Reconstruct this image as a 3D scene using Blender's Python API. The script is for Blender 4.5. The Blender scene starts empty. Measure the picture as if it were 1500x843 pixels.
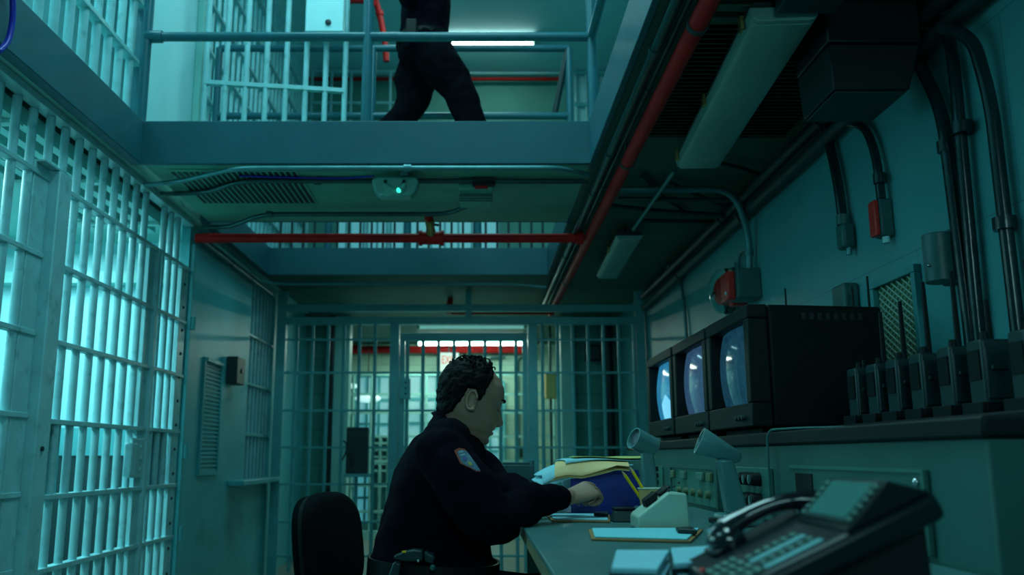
import bpy, bmesh, math, random
from mathutils import Vector, Matrix, noise
from mathutils.bvhtree import BVHTree

random.seed(7)
SC = bpy.context.scene
COL = SC.collection
R = math.radians
PI = math.pi

# ------------------------------------------------------------------ camera model of the 1500x843 frame
CAM_H = 1.10                                   # lens height over the prison floor
FOC = 1300.0
TH = math.atan(246.5 / FOC)
CT, ST = math.cos(TH), math.sin(TH)


def ray(u, v):
    a = (u - 700) / FOC
    b = (421.5 - v) / FOC
    return Vector((a, CT - b * ST, ST + b * CT))


def atY(u, v, Y):
    d = ray(u, v)
    t = Y / d.y
    return Vector((d.x * t, Y, CAM_H + d.z * t))


def atX(u, v, X):
    d = ray(u, v)
    t = X / d.x
    return Vector((X, d.y * t, CAM_H + d.z * t))


def atZ(u, v, Z):
    d = ray(u, v)
    t = (Z - CAM_H) / d.z
    return Vector((d.x * t, d.y * t, Z))


# ------------------------------------------------------------------ objects
def wloc(o):
    p = Vector((0, 0, 0))
    while o is not None:
        p += o.location
        o = o.parent
    return p


def tag(o, label=None, cat=None, group=None, kind=None):
    if label: o['label'] = label
    if cat: o['category'] = cat
    if group: o['group'] = group
    if kind: o['kind'] = kind
    return o


def thing(name, label, cat, loc=(0, 0, 0), group=None):
    o = bpy.data.objects.new(name, None)
    o.empty_display_size = 0.1
    COL.objects.link(o)
    o.location = loc
    return tag(o, label, cat, group)


def link_mesh(name, me, mats, parent=None, smooth=35, bevel=0.0, segs=2):
    o = bpy.data.objects.new(name, me)
    COL.objects.link(o)
    if not isinstance(mats, (list, tuple)):
        mats = [mats]
    for m in mats:
        me.materials.append(m)
    if parent is not None:
        off = wloc(parent)
        me.transform(Matrix.Translation(-off))
        o.parent = parent
    if smooth:
        me.shade_smooth()
        if smooth < 179:
            me.set_sharp_from_angle(angle=R(smooth))
    if bevel:
        b = o.modifiers.new('bevel', 'BEVEL')
        b.width = bevel
        b.segments = segs
        b.limit_method = 'ANGLE'
        b.angle_limit = R(40)
    return o


def catmull(pts, per=6):
    P = [Vector(p) for p in pts]
    if len(P) < 3:
        return P
    out = []
    Q = [P[0] * 2 - P[1]] + P + [P[-1] * 2 - P[-2]]
    for i in range(1, len(Q) - 2):
        p0, p1, p2, p3 = Q[i - 1], Q[i], Q[i + 1], Q[i + 2]
        for k in range(per):
            t = k / per
            out.append(0.5 * ((2 * p1) + (p2 - p0) * t + (2 * p0 - 5 * p1 + 4 * p2 - p3) * t * t
                              + (3 * p1 - p0 - 3 * p2 + p3) * t ** 3))
    out.append(P[-1])
    return out


def bend(pts, r=0.08, n=6):
    """polyline with its corners rounded, as a pipe bender leaves them"""
    P = [Vector(p) for p in pts]
    out = [P[0]]
    for i in range(1, len(P) - 1):
        a, b, c = P[i - 1], P[i], P[i + 1]
        da, dc = (a - b), (c - b)
        k = min(r, da.length * 0.45, dc.length * 0.45)
        s, e = b + da.normalized() * k, b + dc.normalized() * k
        for j in range(n + 1):
            t = j / n
            out.append(s * (1 - t) ** 2 + b * 2 * t * (1 - t) + e * t * t)
    out.append(P[-1])
    return out


class MB:
    def __init__(self):
        self.v, self.f, self.mi = [], [], []
        self.cur = 0
        self.M = None

    def add(self, vs, fs):
        o = len(self.v)
        if self.M is not None:
            vs = [self.M @ Vector(p) for p in vs]
        self.v += [tuple(p) for p in vs]
        for f in fs:
            self.f.append(tuple(i + o for i in f))
            self.mi.append(self.cur)
        return self

    def box(self, x0, x1, y0, y1, z0, z1):
        x0, x1 = min(x0, x1), max(x0, x1)
        y0, y1 = min(y0, y1), max(y0, y1)
        z0, z1 = min(z0, z1), max(z0, z1)
        vs = [(x0, y0, z0), (x1, y0, z0), (x1, y1, z0), (x0, y1, z0),
              (x0, y0, z1), (x1, y0, z1), (x1, y1, z1), (x0, y1, z1)]
        return self.add(vs, [(0, 3, 2, 1), (4, 5, 6, 7), (0, 1, 5, 4), (1, 2, 6, 5), (2, 3, 7, 6), (3, 0, 4, 7)])

    def hexa(self, b, t):
        return self.add(list(b) + list(t), [(0, 3, 2, 1), (4, 5, 6, 7), (0, 1, 5, 4), (1, 2, 6, 5), (2, 3, 7, 6), (3, 0, 4, 7)])

    def rings(self, rings, cap=True):
        n = len(rings[0])
        vs = [p for r in rings for p in r]
        fs = []
        for i in range(len(rings) - 1):
            for j in range(n):
                k = (j + 1) % n
                fs.append((i * n + j, i * n + k, (i + 1) * n + k, (i + 1) * n + j))
        if cap:
            fs.append(tuple(reversed(range(n))))
            m = (len(rings) - 1) * n
            fs.append(tuple(range(m, m + n)))
        return self.add(vs, fs)

    def tube(self, path, r, n=10, cap=True, flat=None):
        P = [Vector(p) for p in path]
        rad = list(r) if isinstance(r, (list, tuple)) else [r] * len(P)
        if len(rad) != len(P):       # interpolate radii along the path
            m = len(rad) - 1
            rad = [rad[min(int(i / (len(P) - 1) * m), m - 1)] * (1 - (i / (len(P) - 1) * m - min(int(i / (len(P) - 1) * m), m - 1)))
                   + rad[min(int(i / (len(P) - 1) * m), m - 1) + 1] * (i / (len(P) - 1) * m - min(int(i / (len(P) - 1) * m), m - 1))
                   for i in range(len(P))]
        T = []
        for i in range(len(P)):
            t = P[min(i + 1, len(P) - 1)] - P[max(i - 1, 0)]
            T.append(t.normalized())
        up = Vector((0, 0, 1)) if abs(T[0].z) < 0.9 else Vector((1, 0, 0))
        N = (up - T[0] * up.dot(T[0])).normalized()
        rings = []
        for i in range(len(P)):
            N = (N - T[i] * N.dot(T[i])).normalized()
            B = T[i].cross(N)
            ring = []
            for j in range(n):
                a = 2 * PI * j / n
                k = flat if flat else 1.0
                ring.append(P[i] + N * (math.cos(a) * rad[i]) + B * (math.sin(a) * rad[i] * k))
            rings.append(ring)
        return self.rings(rings, cap)

    def cyl(self, p0, p1, r0, r1=None, n=14):
        return self.tube([p0, p1], [r0, r0 if r1 is None else r1], n)

    def lathe(self, prof, n=24, M=None):
        """profile of (radius, z) turned round the z axis, then moved by M"""
        M = M or Matrix.Identity(4)
        rings = []
        for (r, z) in prof:
            r = max(r, 1e-4)
            rings.append([M @ Vector((r * math.cos(2 * PI * j / n), r * math.sin(2 * PI * j / n), z)) for j in range(n)])
        return self.rings(rings, True)

    def prism(self, poly, fn, d0, d1):
        """2-D polygon swept from d0 to d1; fn(a, b, d) gives the point"""
        n = len(poly)
        vs = [fn(a, b, d0) for a, b in poly] + [fn(a, b, d1) for a, b in poly]
        fs = [tuple(reversed(range(n))), tuple(range(n, 2 * n))]
        for i in range(n):
            j = (i + 1) % n
            fs.append((i, j, n + j, n + i))
        return self.add(vs, fs)

    def ball(self, c, r, n=16, m=10, sc=(1, 1, 1)):
        c = Vector(c)
        rings = []
        for i in range(m + 1):
            t = PI * i / m
            rr = max(math.sin(t), 1e-3) * r
            z = -math.cos(t) * r
            rings.append([c + Vector((rr * math.cos(2 * PI * j / n) * sc[0], rr * math.sin(2 * PI * j / n) * sc[1], z * sc[2])) for j in range(n)])
        return self.rings(rings, True)

    def mesh(self, name='mesh'):
        me = bpy.data.meshes.new(name)
        me.from_pydata(self.v, [], self.f)
        for p, m in zip(me.polygons, self.mi):
            p.material_index = m
        bm = bmesh.new()
        bm.from_mesh(me)
        bmesh.ops.recalc_face_normals(bm, faces=bm.faces)
        bm.to_mesh(me)
        bm.free()
        me.update()
        return me

    def build(self, name, mats, parent=None, smooth=35, bevel=0.0, segs=2):
        return link_mesh(name, self.mesh(name), mats, parent, smooth, bevel, segs)


def bx(name, mat, parent, x0, x1, y0, y1, z0, z1, bevel=0.0, segs=2):
    return MB().box(x0, x1, y0, y1, z0, z1).build(name, mat, parent, 35, bevel, segs)


def struct(name, mat, *boxes, bevel=0.0):
    m = MB()
    for b in boxes:
        m.box(*b)
    o = m.build(name, mat, None, 35, bevel)
    o['kind'] = 'structure'
    return o


def voxel(mb, size, smooth=4, fn=None):
    """fuse overlapping closed shapes into one continuous skin"""
    me = mb.mesh('tmp')
    o = bpy.data.objects.new('tmp', me)
    COL.objects.link(o)
    r = o.modifiers.new('r', 'REMESH')
    r.mode = 'VOXEL'
    r.voxel_size = size
    if smooth:
        s = o.modifiers.new('s', 'SMOOTH')
        s.factor = 0.5
        s.iterations = smooth
    bpy.context.view_layer.update()
    dg = bpy.context.evaluated_depsgraph_get()
    out = bpy.data.meshes.new_from_object(o.evaluated_get(dg))
    bpy.data.objects.remove(o)
    bpy.data.meshes.remove(me)
    if fn:
        nor = [v.normal.copy() for v in out.vertices]
        for v, n in zip(out.vertices, nor):
            v.co = fn(v.co.copy(), n)
        out.update()
    return out


# ------------------------------------------------------------------ materials
MAT = {}


def mat(name, col, rough=0.5, metal=0.0, var=0.12, scale=6.0, bump=0.0, bscale=40.0, spec=0.5, emit=None, estr=0.0,
        trans=0.0, coat=0.0, sheen=0.0, ior=1.45, dark=None, darkscale=3.0, darkamt=0.5):
    m = bpy.data.materials.new(name)
    m.use_nodes = True
    nt = m.node_tree
    b = nt.nodes['Principled BSDF']
    b.inputs['Roughness'].default_value = rough
    b.inputs['Metallic'].default_value = metal
    b.inputs['Specular IOR Level'].default_value = spec
    b.inputs['IOR'].default_value = ior
    b.inputs['Transmission Weight'].default_value = trans
    b.inputs['Coat Weight'].default_value = coat
    b.inputs['Sheen Weight'].default_value = sheen
    tc = nt.nodes.new('ShaderNodeTexCoord')
    if var > 0:
        nz = nt.nodes.new('ShaderNodeTexNoise')
        nz.inputs['Scale'].default_value = scale
        nz.inputs['Detail'].default_value = 5
        nt.links.new(tc.outputs['Object'], nz.inputs['Vector'])
        cr = nt.nodes.new('ShaderNodeValToRGB')
        cr.color_ramp.elements[0].position = 0.3
        cr.color_ramp.elements[1].position = 0.7
        cr.color_ramp.elements[0].color = (*[c * (1 - var) for c in col], 1)
        cr.color_ramp.elements[1].color = (*[min(1, c * (1 + var)) for c in col], 1)
        nt.links.new(nz.outputs['Fac'], cr.inputs['Fac'])
        src = cr.outputs['Color']
        if dark:
            n2 = nt.nodes.new('ShaderNodeTexNoise')
            n2.inputs['Scale'].default_value = darkscale
            n2.inputs['Detail'].default_value = 8
            nt.links.new(tc.outputs['Object'], n2.inputs['Vector'])
            mr = nt.nodes.new('ShaderNodeMapRange')
            mr.inputs['From Min'].default_value = 0.58
            mr.inputs['From Max'].default_value = 0.72
            mr.inputs['To Max'].default_value = darkamt
            nt.links.new(n2.outputs['Fac'], mr.inputs['Value'])
            mx = nt.nodes.new('ShaderNodeMix')
            mx.data_type = 'RGBA'
            nt.links.new(mr.outputs['Result'], mx.inputs[0])
            nt.links.new(src, mx.inputs[6])
            mx.inputs[7].default_value = (*dark, 1)
            src = mx.outputs[2]
        nt.links.new(src, b.inputs['Base Color'])
    else:
        b.inputs['Base Color'].default_value = (*col, 1)
    if bump > 0:
        nb = nt.nodes.new('ShaderNodeTexNoise')
        nb.inputs['Scale'].default_value = bscale
        nb.inputs['Detail'].default_value = 4
        nt.links.new(tc.outputs['Object'], nb.inputs['Vector'])
        bp = nt.nodes.new('ShaderNodeBump')
        bp.inputs['Strength'].default_value = bump
        bp.inputs['Distance'].default_value = 0.004
        nt.links.new(nb.outputs['Fac'], bp.inputs['Height'])
        nt.links.new(bp.outputs['Normal'], b.inputs['Normal'])
    if emit:
        b.inputs['Emission Color'].default_value = (*emit, 1)
        b.inputs['Emission Strength'].default_value = estr
    MAT[name] = m
    return m


def block_wall(name, col, mortar, sx=0.4, sy=0.2, rough=0.6, axis='XZ', var=0.1):
    m = mat(name, col, rough, var=var, scale=2.5, bump=0.25, bscale=60)
    nt = m.node_tree
    b = nt.nodes['Principled BSDF']
    tc = next(n for n in nt.nodes if n.type == 'TEX_COORD')
    sep = nt.nodes.new('ShaderNodeSeparateXYZ')
    nt.links.new(tc.outputs['Object'], sep.inputs[0])
    cmb = nt.nodes.new('ShaderNodeCombineXYZ')
    nt.links.new(sep.outputs['X' if axis[0] == 'X' else 'Y'], cmb.inputs[0])
    nt.links.new(sep.outputs['Z'], cmb.inputs[1])
    br = nt.nodes.new('ShaderNodeTexBrick')
    br.inputs['Scale'].default_value = 1.0
    br.inputs['Brick Width'].default_value = sx
    br.inputs['Row Height'].default_value = sy
    br.inputs['Mortar Size'].default_value = 0.005
    br.inputs['Mortar Smooth'].default_value = 0.4
    nt.links.new(cmb.outputs[0], br.inputs['Vector'])
    old = b.inputs['Base Color'].links[0].from_socket
    mx = nt.nodes.new('ShaderNodeMix')
    mx.data_type = 'RGBA'
    nt.links.new(br.outputs['Fac'], mx.inputs[0])
    nt.links.new(old, mx.inputs[6])
    mx.inputs[7].default_value = (*mortar, 1)
    nt.links.new(mx.outputs[2], b.inputs['Base Color'])
    return m


mat('cream_paint', (0.26, 0.60, 0.56), 0.45, var=0.08, scale=4, bump=0.12, bscale=50)
mat('cell_white', (0.42, 0.79, 0.83), 0.6, var=0.05, scale=1.2)
mat('dado_green', (0.01, 0.05, 0.056), 0.5, var=0.1)
mat('bar_paint', (0.27, 0.60, 0.64), 0.32, var=0.10, scale=9, bump=0.18, bscale=70, dark=(0.07, 0.25, 0.25), darkscale=14, darkamt=0.5)
mat('gate_paint', (0.10, 0.45, 0.49), 0.35, var=0.1, scale=8, bump=0.12)
mat('beam_paint', (0.010, 0.115, 0.148), 0.5, var=0.1, scale=3, bump=0.12, bscale=30)
mat('rail_paint', (0.018, 0.145, 0.185), 0.32, var=0.1, scale=6, bump=0.1)
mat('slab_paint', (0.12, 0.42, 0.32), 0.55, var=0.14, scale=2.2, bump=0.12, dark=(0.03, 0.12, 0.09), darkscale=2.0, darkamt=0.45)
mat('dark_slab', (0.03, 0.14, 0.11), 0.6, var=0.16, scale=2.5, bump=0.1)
mat('steel_wall', (0.08, 0.47, 0.51), 0.42, var=0.16, scale=1.6, bump=0.2, bscale=18, dark=(0.03, 0.19, 0.2), darkscale=2.2, darkamt=0.5)
mat('right_wall', (0.06, 0.34, 0.36), 0.42, var=0.08, scale=2.0, bump=0.22, bscale=55, dark=(0.04, 0.25, 0.25), darkscale=5, darkamt=0.25)
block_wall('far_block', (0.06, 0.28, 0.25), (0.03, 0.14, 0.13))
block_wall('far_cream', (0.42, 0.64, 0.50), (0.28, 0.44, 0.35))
mat('floor_paint', (0.20, 0.22, 0.18), 0.3, var=0.15, scale=1.5, bump=0.05)
mat('conduit', (0.03, 0.10, 0.10), 0.3, metal=0.55, var=0.2, scale=20)
mat('conduit_light', (0.08, 0.27, 0.29), 0.35, metal=0.5, var=0.12, scale=12)
mat('conduit_gloss', (0.006, 0.028, 0.032), 0.2, var=0.2, scale=18, bump=0.2, bscale=35)
mat('red_pipe', (0.55, 0.012, 0.010), 0.5, var=0.2, scale=7, bump=0.06, spec=0.25)
mat('red_enamel', (0.70, 0.03, 0.02), 0.35, var=0.1)
mat('black_metal', (0.004, 0.012, 0.014), 0.4, var=0.2)
mat('dark_grey', (0.010, 0.038, 0.042), 0.45, var=0.15, bump=0.08)
mat('grey_box', (0.03, 0.13, 0.13), 0.42, var=0.1, bump=0.06)
mat('black_plastic', (0.004, 0.009, 0.010), 0.5, var=0.1, bump=0.06, bscale=200, spec=0.25)
mat('tv_plastic', (0.005, 0.013, 0.013), 0.5, var=0.08, bump=0.05, bscale=250, spec=0.2)
mat('phone_plastic', (0.004, 0.011, 0.014), 0.35, var=0.08, spec=0.3)
mat('handset_plastic', (0.012, 0.015, 0.020), 0.10, var=0.05, coat=0.8)
mat('console_paint', (0.024, 0.118, 0.108), 0.5, var=0.07, bump=0.06, bscale=120)
mat('console_panel', (0.04, 0.17, 0.14), 0.4, var=0.1, scale=20)
mat('desk_top', (0.05, 0.16, 0.16), 0.35, var=0.08, scale=14)
mat('desk_side', (0.22, 0.19, 0.11), 0.5, var=0.12)
mat('paper', (0.26, 0.62, 0.72), 0.7, var=0.04)
mat('paper_lines', (0.19, 0.64, 0.72), 0.7, var=0.04)
mat('manila', (0.78, 0.62, 0.26), 0.7, var=0.06)
mat('yellow_paper', (0.62, 0.62, 0.20), 0.7, var=0.05)
mat('blue_plastic', (0.007, 0.04, 0.36), 0.3, var=0.12, coat=0.3)
mat('teal_plastic', (0.012, 0.10, 0.11), 0.5, var=0.08)
mat('cup_card', (0.82, 0.55, 0.24), 0.6, var=0.05)
mat('cup_print', (0.62, 0.16, 0.05), 0.6, var=0.05)
mat('pencil_yellow', (1.0, 0.70, 0.01), 0.4, var=0.04)
mat('wood_tip', (0.7, 0.45, 0.25), 0.6, var=0.05)
mat('graphite', (0.03, 0.03, 0.03), 0.4, var=0.0)
mat('off_white', (0.40, 0.58, 0.48), 0.4, var=0.05)
mat('clip_board', (0.30, 0.17, 0.06), 0.55, var=0.15, scale=20)
mat('mic_paint', (0.12, 0.32, 0.33), 0.30, metal=0.25, var=0.07)
mat('mic_grille', (0.06, 0.09, 0.11), 0.4, var=0.3, scale=200)
mat('chrome', (0.6, 0.65, 0.65), 0.15, metal=1.0, var=0.0)
mat('skin', (0.40, 0.235, 0.165), 0.5, var=0.10, scale=22, bump=0.12, bscale=120)
mat('hair', (0.006, 0.007, 0.007), 0.6, var=0.3, scale=90, bump=0.3, bscale=120, spec=0.08)
mat('grey_hair', (0.09, 0.085, 0.08), 0.55, var=0.4, scale=90, bump=0.6, bscale=120)
mat('lips', (0.34, 0.17, 0.14), 0.45, var=0.05)
mat('eye_white', (0.5, 0.5, 0.48), 0.2, var=0.0)
mat('navy_cloth', (0.0018, 0.0024, 0.0070), 0.95, var=0.25, scale=10, bump=0.15, bscale=150, spec=0.08)
mat('navy_trousers', (0.0018, 0.0026, 0.0055), 0.95, var=0.2, scale=10, bump=0.12, bscale=150, spec=0.08)
mat('leather', (0.010, 0.040, 0.045), 0.32, var=0.15, bump=0.15, bscale=120)
mat('patch_orange', (0.26, 0.045, 0.015), 0.7, var=0.15, scale=80)
mat('patch_blue', (0.04, 0.12, 0.18), 0.7, var=0.25, scale=110)
mat('patch_navy', (0.03, 0.05, 0.20), 0.7, var=0.15, scale=80)
mat('patch_pale', (0.15, 0.30, 0.34), 0.7, var=0.2, scale=150)
mat('patch_olive', (0.24, 0.24, 0.04), 0.7, var=0.15, scale=80)
mat('chair_cloth', (0.001, 0.004, 0.005), 0.9, var=0.2, bump=0.15, bscale=150, spec=0.15)
mat('chair_shell', (0.006, 0.018, 0.02), 0.30, var=0.1)
mat('lens_plastic', (0.20, 0.42, 0.39), 0.35, var=0.10, scale=3, dark=(0.07, 0.26, 0.2), darkscale=3, darkamt=0.5)
mat('tube_lit', (0.9, 1, 0.97), 0.4, var=0, emit=(0.72, 1.0, 0.92), estr=11.0)
mat('tube_lit_small', (0.9, 1, 0.97), 0.4, var=0, emit=(0.55, 1.0, 1.0), estr=0.8)
mat('tube_dim', (0.5, 0.7, 0.65), 0.4, var=0, emit=(0.3, 0.9, 0.85), estr=0.35)
mat('tube_off', (0.5, 0.55, 0.5), 0.4, var=0.05)
mat('window_lit', (0.5, 0.6, 0.6), 0.4, var=0, emit=(0.10, 0.58, 0.70), estr=0.34)
mat('sign_face', (0.62, 0.62, 0.60), 0.5, var=0.05)
mat('sign_red', (0.75, 0.03, 0.02), 0.5, var=0.05)
mat('led_green', (0.1, 0.9, 0.6), 0.4, var=0, emit=(0.05, 1.0, 0.7), estr=1.2)
mat('lamp_white', (0.14, 0.46, 0.40), 0.4, var=0.06)
mat('blue_cable', (0.01, 0.02, 0.38), 0.35, var=0.1)
mat('brass', (0.5, 0.42, 0.15), 0.3, metal=0.8, var=0.1)
mat('mesh_backing', (0.11, 0.26, 0.12), 0.7, var=0.2, scale=4)
mat('white_enamel', (0.46, 0.84, 0.88), 0.35, var=0.04)
mat('key_pale', (0.08, 0.21, 0.18), 0.4, var=0.1)
mat('label_strip', (0.14, 0.42, 0.45), 0.4, var=0.05)
mat('lcd', (0.05, 0.20, 0.18), 0.25, var=0.05)
mat('glow_amber', (0.10, 0.16, 0.08), 0.4, var=0.1)


def glass(name, col, rough=0.05):
    m = bpy.data.materials.new(name)
    m.use_nodes = True
    nt = m.node_tree
    b = nt.nodes['Principled BSDF']
    b.inputs['Base Color'].default_value = (*col, 1)
    b.inputs['Roughness'].default_value = rough
    b.inputs['Transmission Weight'].default_value = 1.0
    b.inputs['IOR'].default_value = 1.2
    MAT[name] = m


block_wall('right_blocks', (0.085, 0.38, 0.40), (0.05, 0.24, 0.26), 1.3, 0.62, 0.42, 'YZ', 0.08)
MAT['right_blocks'].node_tree.nodes['Brick Texture'].inputs['Mortar Size'].default_value = 0.0025
mat('upper_green', (0.09, 0.33, 0.28), 0.55, var=0.1, scale=2)
glass('dome_glass', (0.85, 0.95, 0.92))


def screen_mat(name, c0, c1, scale, strength, kind):
    """phosphor picture of a security monitor: what the tube itself gives off"""
    m = bpy.data.materials.new(name)
    m.use_nodes = True
    nt = m.node_tree
    b = nt.nodes['Principled BSDF']
    b.inputs['Base Color'].default_value = (0.02, 0.03, 0.04, 1)
    b.inputs['Roughness'].default_value = 0.08
    tc = nt.nodes.new('ShaderNodeTexCoord')
    nz = nt.nodes.new('ShaderNodeTexNoise')
    nz.inputs['Scale'].default_value = scale
    nz.inputs['Detail'].default_value = 6
    nz.inputs['Roughness'].default_value = 0.8
    nt.links.new(tc.outputs['Object'], nz.inputs['Vector'])
    cr = nt.nodes.new('ShaderNodeValToRGB')
    cr.color_ramp.elements[0].position = 0.35
    cr.color_ramp.elements[1].position = 0.70
    cr.color_ramp.elements[0].color = (*c0, 1)
    cr.color_ramp.elements[1].color = (*c1, 1)
    nt.links.new(nz.outputs['Fac'], cr.inputs['Fac'])
    src = cr.outputs['Color']
    wv = nt.nodes.new('ShaderNodeTexWave')
    wv.bands_direction = 'Z'
    wv.inputs['Scale'].default_value = 60
    nt.links.new(tc.outputs['Object'], wv.inputs['Vector'])
    mx = nt.nodes.new('ShaderNodeMix')
    mx.data_type = 'RGBA'
    mx.blend_type = 'MULTIPLY'
    mx.inputs[0].default_value = 0.25
    nt.links.new(src, mx.inputs[6])
    nt.links.new(wv.outputs['Color'], mx.inputs[7])
    nt.links.new(mx.outputs[2], b.inputs['Emission Color'])
    b.inputs['Emission Strength'].default_value = strength
    MAT[name] = m
    return m


screen_mat('screen_near', (0.004, 0.03, 0.06), (0.02, 0.12, 0.20), 45, 0.6, 0)
screen_mat('screen_middle', (0.015, 0.05, 0.13), (0.06, 0.15, 0.27), 60, 0.75, 0)
screen_mat('screen_far', (0.015, 0.16, 0.33), (0.03, 0.26, 0.45), 9, 1.0, 0)
mat('screen_white', (0.05, 0.06, 0.07), 0.1, var=0, emit=(0.20, 0.66, 0.95), estr=0.95)
M = MAT
# ================================================================== THE SETTING
XL, XR = -2.0, 1.65          # cell fronts on the left, block wall on the right
CEIL, DECK, FTOP = 2.70, 2.84, 2.94
Y1, Y2, Y3, YG, YF = 4.70, 6.00, 7.78, 8.65, 12.9
UP = 5.60                    # ceiling of the upper tier
YU = 10.05                   # end wall of the upper tier

struct('floor', M['floor_paint'], (-4.2, 2.2, -2.2, 13.2, -0.12, 0.0))
struct('floor_platform', M['floor_paint'], (-1.15, XR, -0.6, 5.4, 0.0, 0.15), bevel=0.01)
struct('wall_right', M['right_blocks'], (XR, XR + 0.15, -2.2, 10.2, 0.0, UP))
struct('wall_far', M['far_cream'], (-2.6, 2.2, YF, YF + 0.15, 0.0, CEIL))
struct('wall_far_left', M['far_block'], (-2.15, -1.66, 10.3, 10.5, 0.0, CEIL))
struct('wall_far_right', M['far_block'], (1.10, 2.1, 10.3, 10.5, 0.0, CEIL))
struct('wall_left', M['steel_wall'], (XL - 0.06, XL, Y2, 7.72, 0.0, CEIL))
struct('wall_left_corner', M['steel_wall'], (XL - 0.06, XL, 7.72, YG + 1.7, 0.0, 0.90), (XL - 0.06, XL, 7.72, YG + 1.7, 2.62, CEIL),
       (XL - 0.06, XL, YG, YG + 1.7, 0.9, 2.62))
struct('trim_sill', M['steel_wall'], (XL, XL + 0.13, 7.25, YG - 0.06, 0.86, 0.905), bevel=0.008)
# cells on the left, lower tier
struct('wall_cell_back', M['cell_white'], (-4.2, XL - 0.06, 6.6, 6.72, 0.0, CEIL))
struct('wall_cell_side', M['cell_white'], (-4.2, -4.1, 0.4, 6.6, 0.0, CEIL))
struct('trim_dado', M['dado_green'], (-4.1, XL - 0.07, 6.585, 6.6, 0.0, 1.10), (-4.1, -4.085, 0.4, 6.6, 0.0, 1.10))
struct('trim_band', M['gate_paint'], (-4.1, XL - 0.07, 6.57, 6.585, 1.10, 1.30))
struct('trim_cell_soffit', M['cream_paint'], (-4.1, XL - 0.07, 6.45, 6.6, 2.36, 2.44))
# cells on the left, upper tier
struct('wall_upper_cell', M['cell_white'], (-3.5, -3.4, -1.0, 10.05, FTOP, UP))
struct('wall_upper_left', M['cell_white'], (XL - 0.06, XL, 5.02, 6.02, DECK, UP))
struct('trim_upper_jamb', M['cream_paint'], (XL, XL + 0.05, 5.86, 6.02, DECK, UP), bevel=0.006)
struct('wall_upper_far', M['upper_green'], (-2.1, -1.65, YU, YU + 0.12, DECK, UP), (0.25, 1.65, YU, YU + 0.12, DECK, UP),
       (-1.65, 0.25, YU, YU + 0.12, 4.25, UP), (-1.65, 0.25, YU, YU + 0.12, DECK, 3.05))
struct('ceiling_upper', M['cell_white'], (-3.5, XR + 0.15, -2.2, YU + 0.12, UP, UP + 0.12))
# decks of the upper tier; their undersides are the lower ceilings
struct('ceiling_crossing', M['slab_paint'], (-1.87, 0.62, Y1 + 0.03, Y2 - 0.03, CEIL, DECK))
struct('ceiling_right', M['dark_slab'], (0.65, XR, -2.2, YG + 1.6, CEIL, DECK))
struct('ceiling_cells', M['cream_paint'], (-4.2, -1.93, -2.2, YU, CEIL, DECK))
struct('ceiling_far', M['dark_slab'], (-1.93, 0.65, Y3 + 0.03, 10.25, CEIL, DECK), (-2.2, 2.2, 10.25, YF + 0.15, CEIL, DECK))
# fascia beams round the openings
struct('beam_left', M['beam_paint'], (-1.93, -1.87, -2.2, Y1, CEIL - 0.01, FTOP), bevel=0.004)
struct('beam_front', M['beam_paint'], (-1.93, 0.65, Y1, Y1 + 0.03, CEIL - 0.01, FTOP), bevel=0.004)
struct('beam_right', M['beam_paint'], (0.62, 0.65, -2.2, Y1, CEIL - 0.01, FTOP), (0.62, 0.65, Y2, Y3, CEIL - 0.01, FTOP), bevel=0.004)
struct('beam_back', M['beam_paint'], (-1.93, 0.65, Y2 - 0.03, Y2, CEIL, FTOP), bevel=0.004)
struct('beam_far', M['beam_paint'], (-1.93, 0.65, Y3, Y3 + 0.03, CEIL - 0.01, FTOP), (-1.93, -1.87, Y2, Y3, CEIL - 0.01, FTOP), bevel=0.004)
# pillars beyond the gate
struct('pillar_left', M['cream_paint'], (-1.66, -1.48, 10.2, 10.42, 0.0, CEIL), bevel=0.01)
struct('pillar_right', M['cream_paint'], (0.955, 1.10, 10.2, 10.42, 0.0, CEIL), bevel=0.01)
struct('trim_far_base', M['dark_grey'], (-1.48, 0.955, 12.86, 12.9, 0.0, 0.10))

# ================================================================== BARRED FRONTS
ZR = [0.25, 0.584, 0.911, 1.256, 1.625, 1.986, 2.355]


def ybar(parent, x, y, z0, z1, r=0.0205, n=10, mt='bar_paint'):
    return MB().cyl((x, y, z0), (x, y, z1), r, n=n).build('bar', M[mt], parent, 60)


def yrail(parent, x, y0, y1, z, h=0.012, w=0.05, mt='bar_paint'):
    return bx('rail', M[mt], parent, x - w / 2, x + w / 2, y0, y1, z - h, z + h, 0.003)


# nearest panel, cut by the picture's edge
t = thing('cell_door', 'pale barred cell door nearest the camera at the lower left edge', 'barred door', (XL - 0.03, 3.3, 0), 'barred panels of the lower cell front')
for k in range(9):
    ybar(t, XL - 0.03, 2.66 + 0.147 * k, 0.04, 2.66)
for z in ZR:
    yrail(t, XL - 0.03, 2.55, 4.0, z + 0.02)
bx('stile', M['bar_paint'], t, XL - 0.055, XL - 0.012, 3.86, 4.0, 0.02, 2.42, 0.004)
t = thing('cell_post', 'broad pale steel post between the two wide barred panels', 'post', (XL, 4.07, 0))
bx('plate', M['bar_paint'], t, XL - 0.05, XL + 0.035, 4.005, 4.135, 0.0, 2.42, 0.006)
bx('foot_plate', M['bar_paint'], t, XL - 0.06, XL + 0.06, 3.99, 4.15, 0.0, 0.012, 0.002)
MB().cyl((XL + 0.034, 4.06, 1.13), (XL + 0.044, 4.06, 1.13), 0.011).build('keyhole', M['dark_grey'], t)

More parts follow.
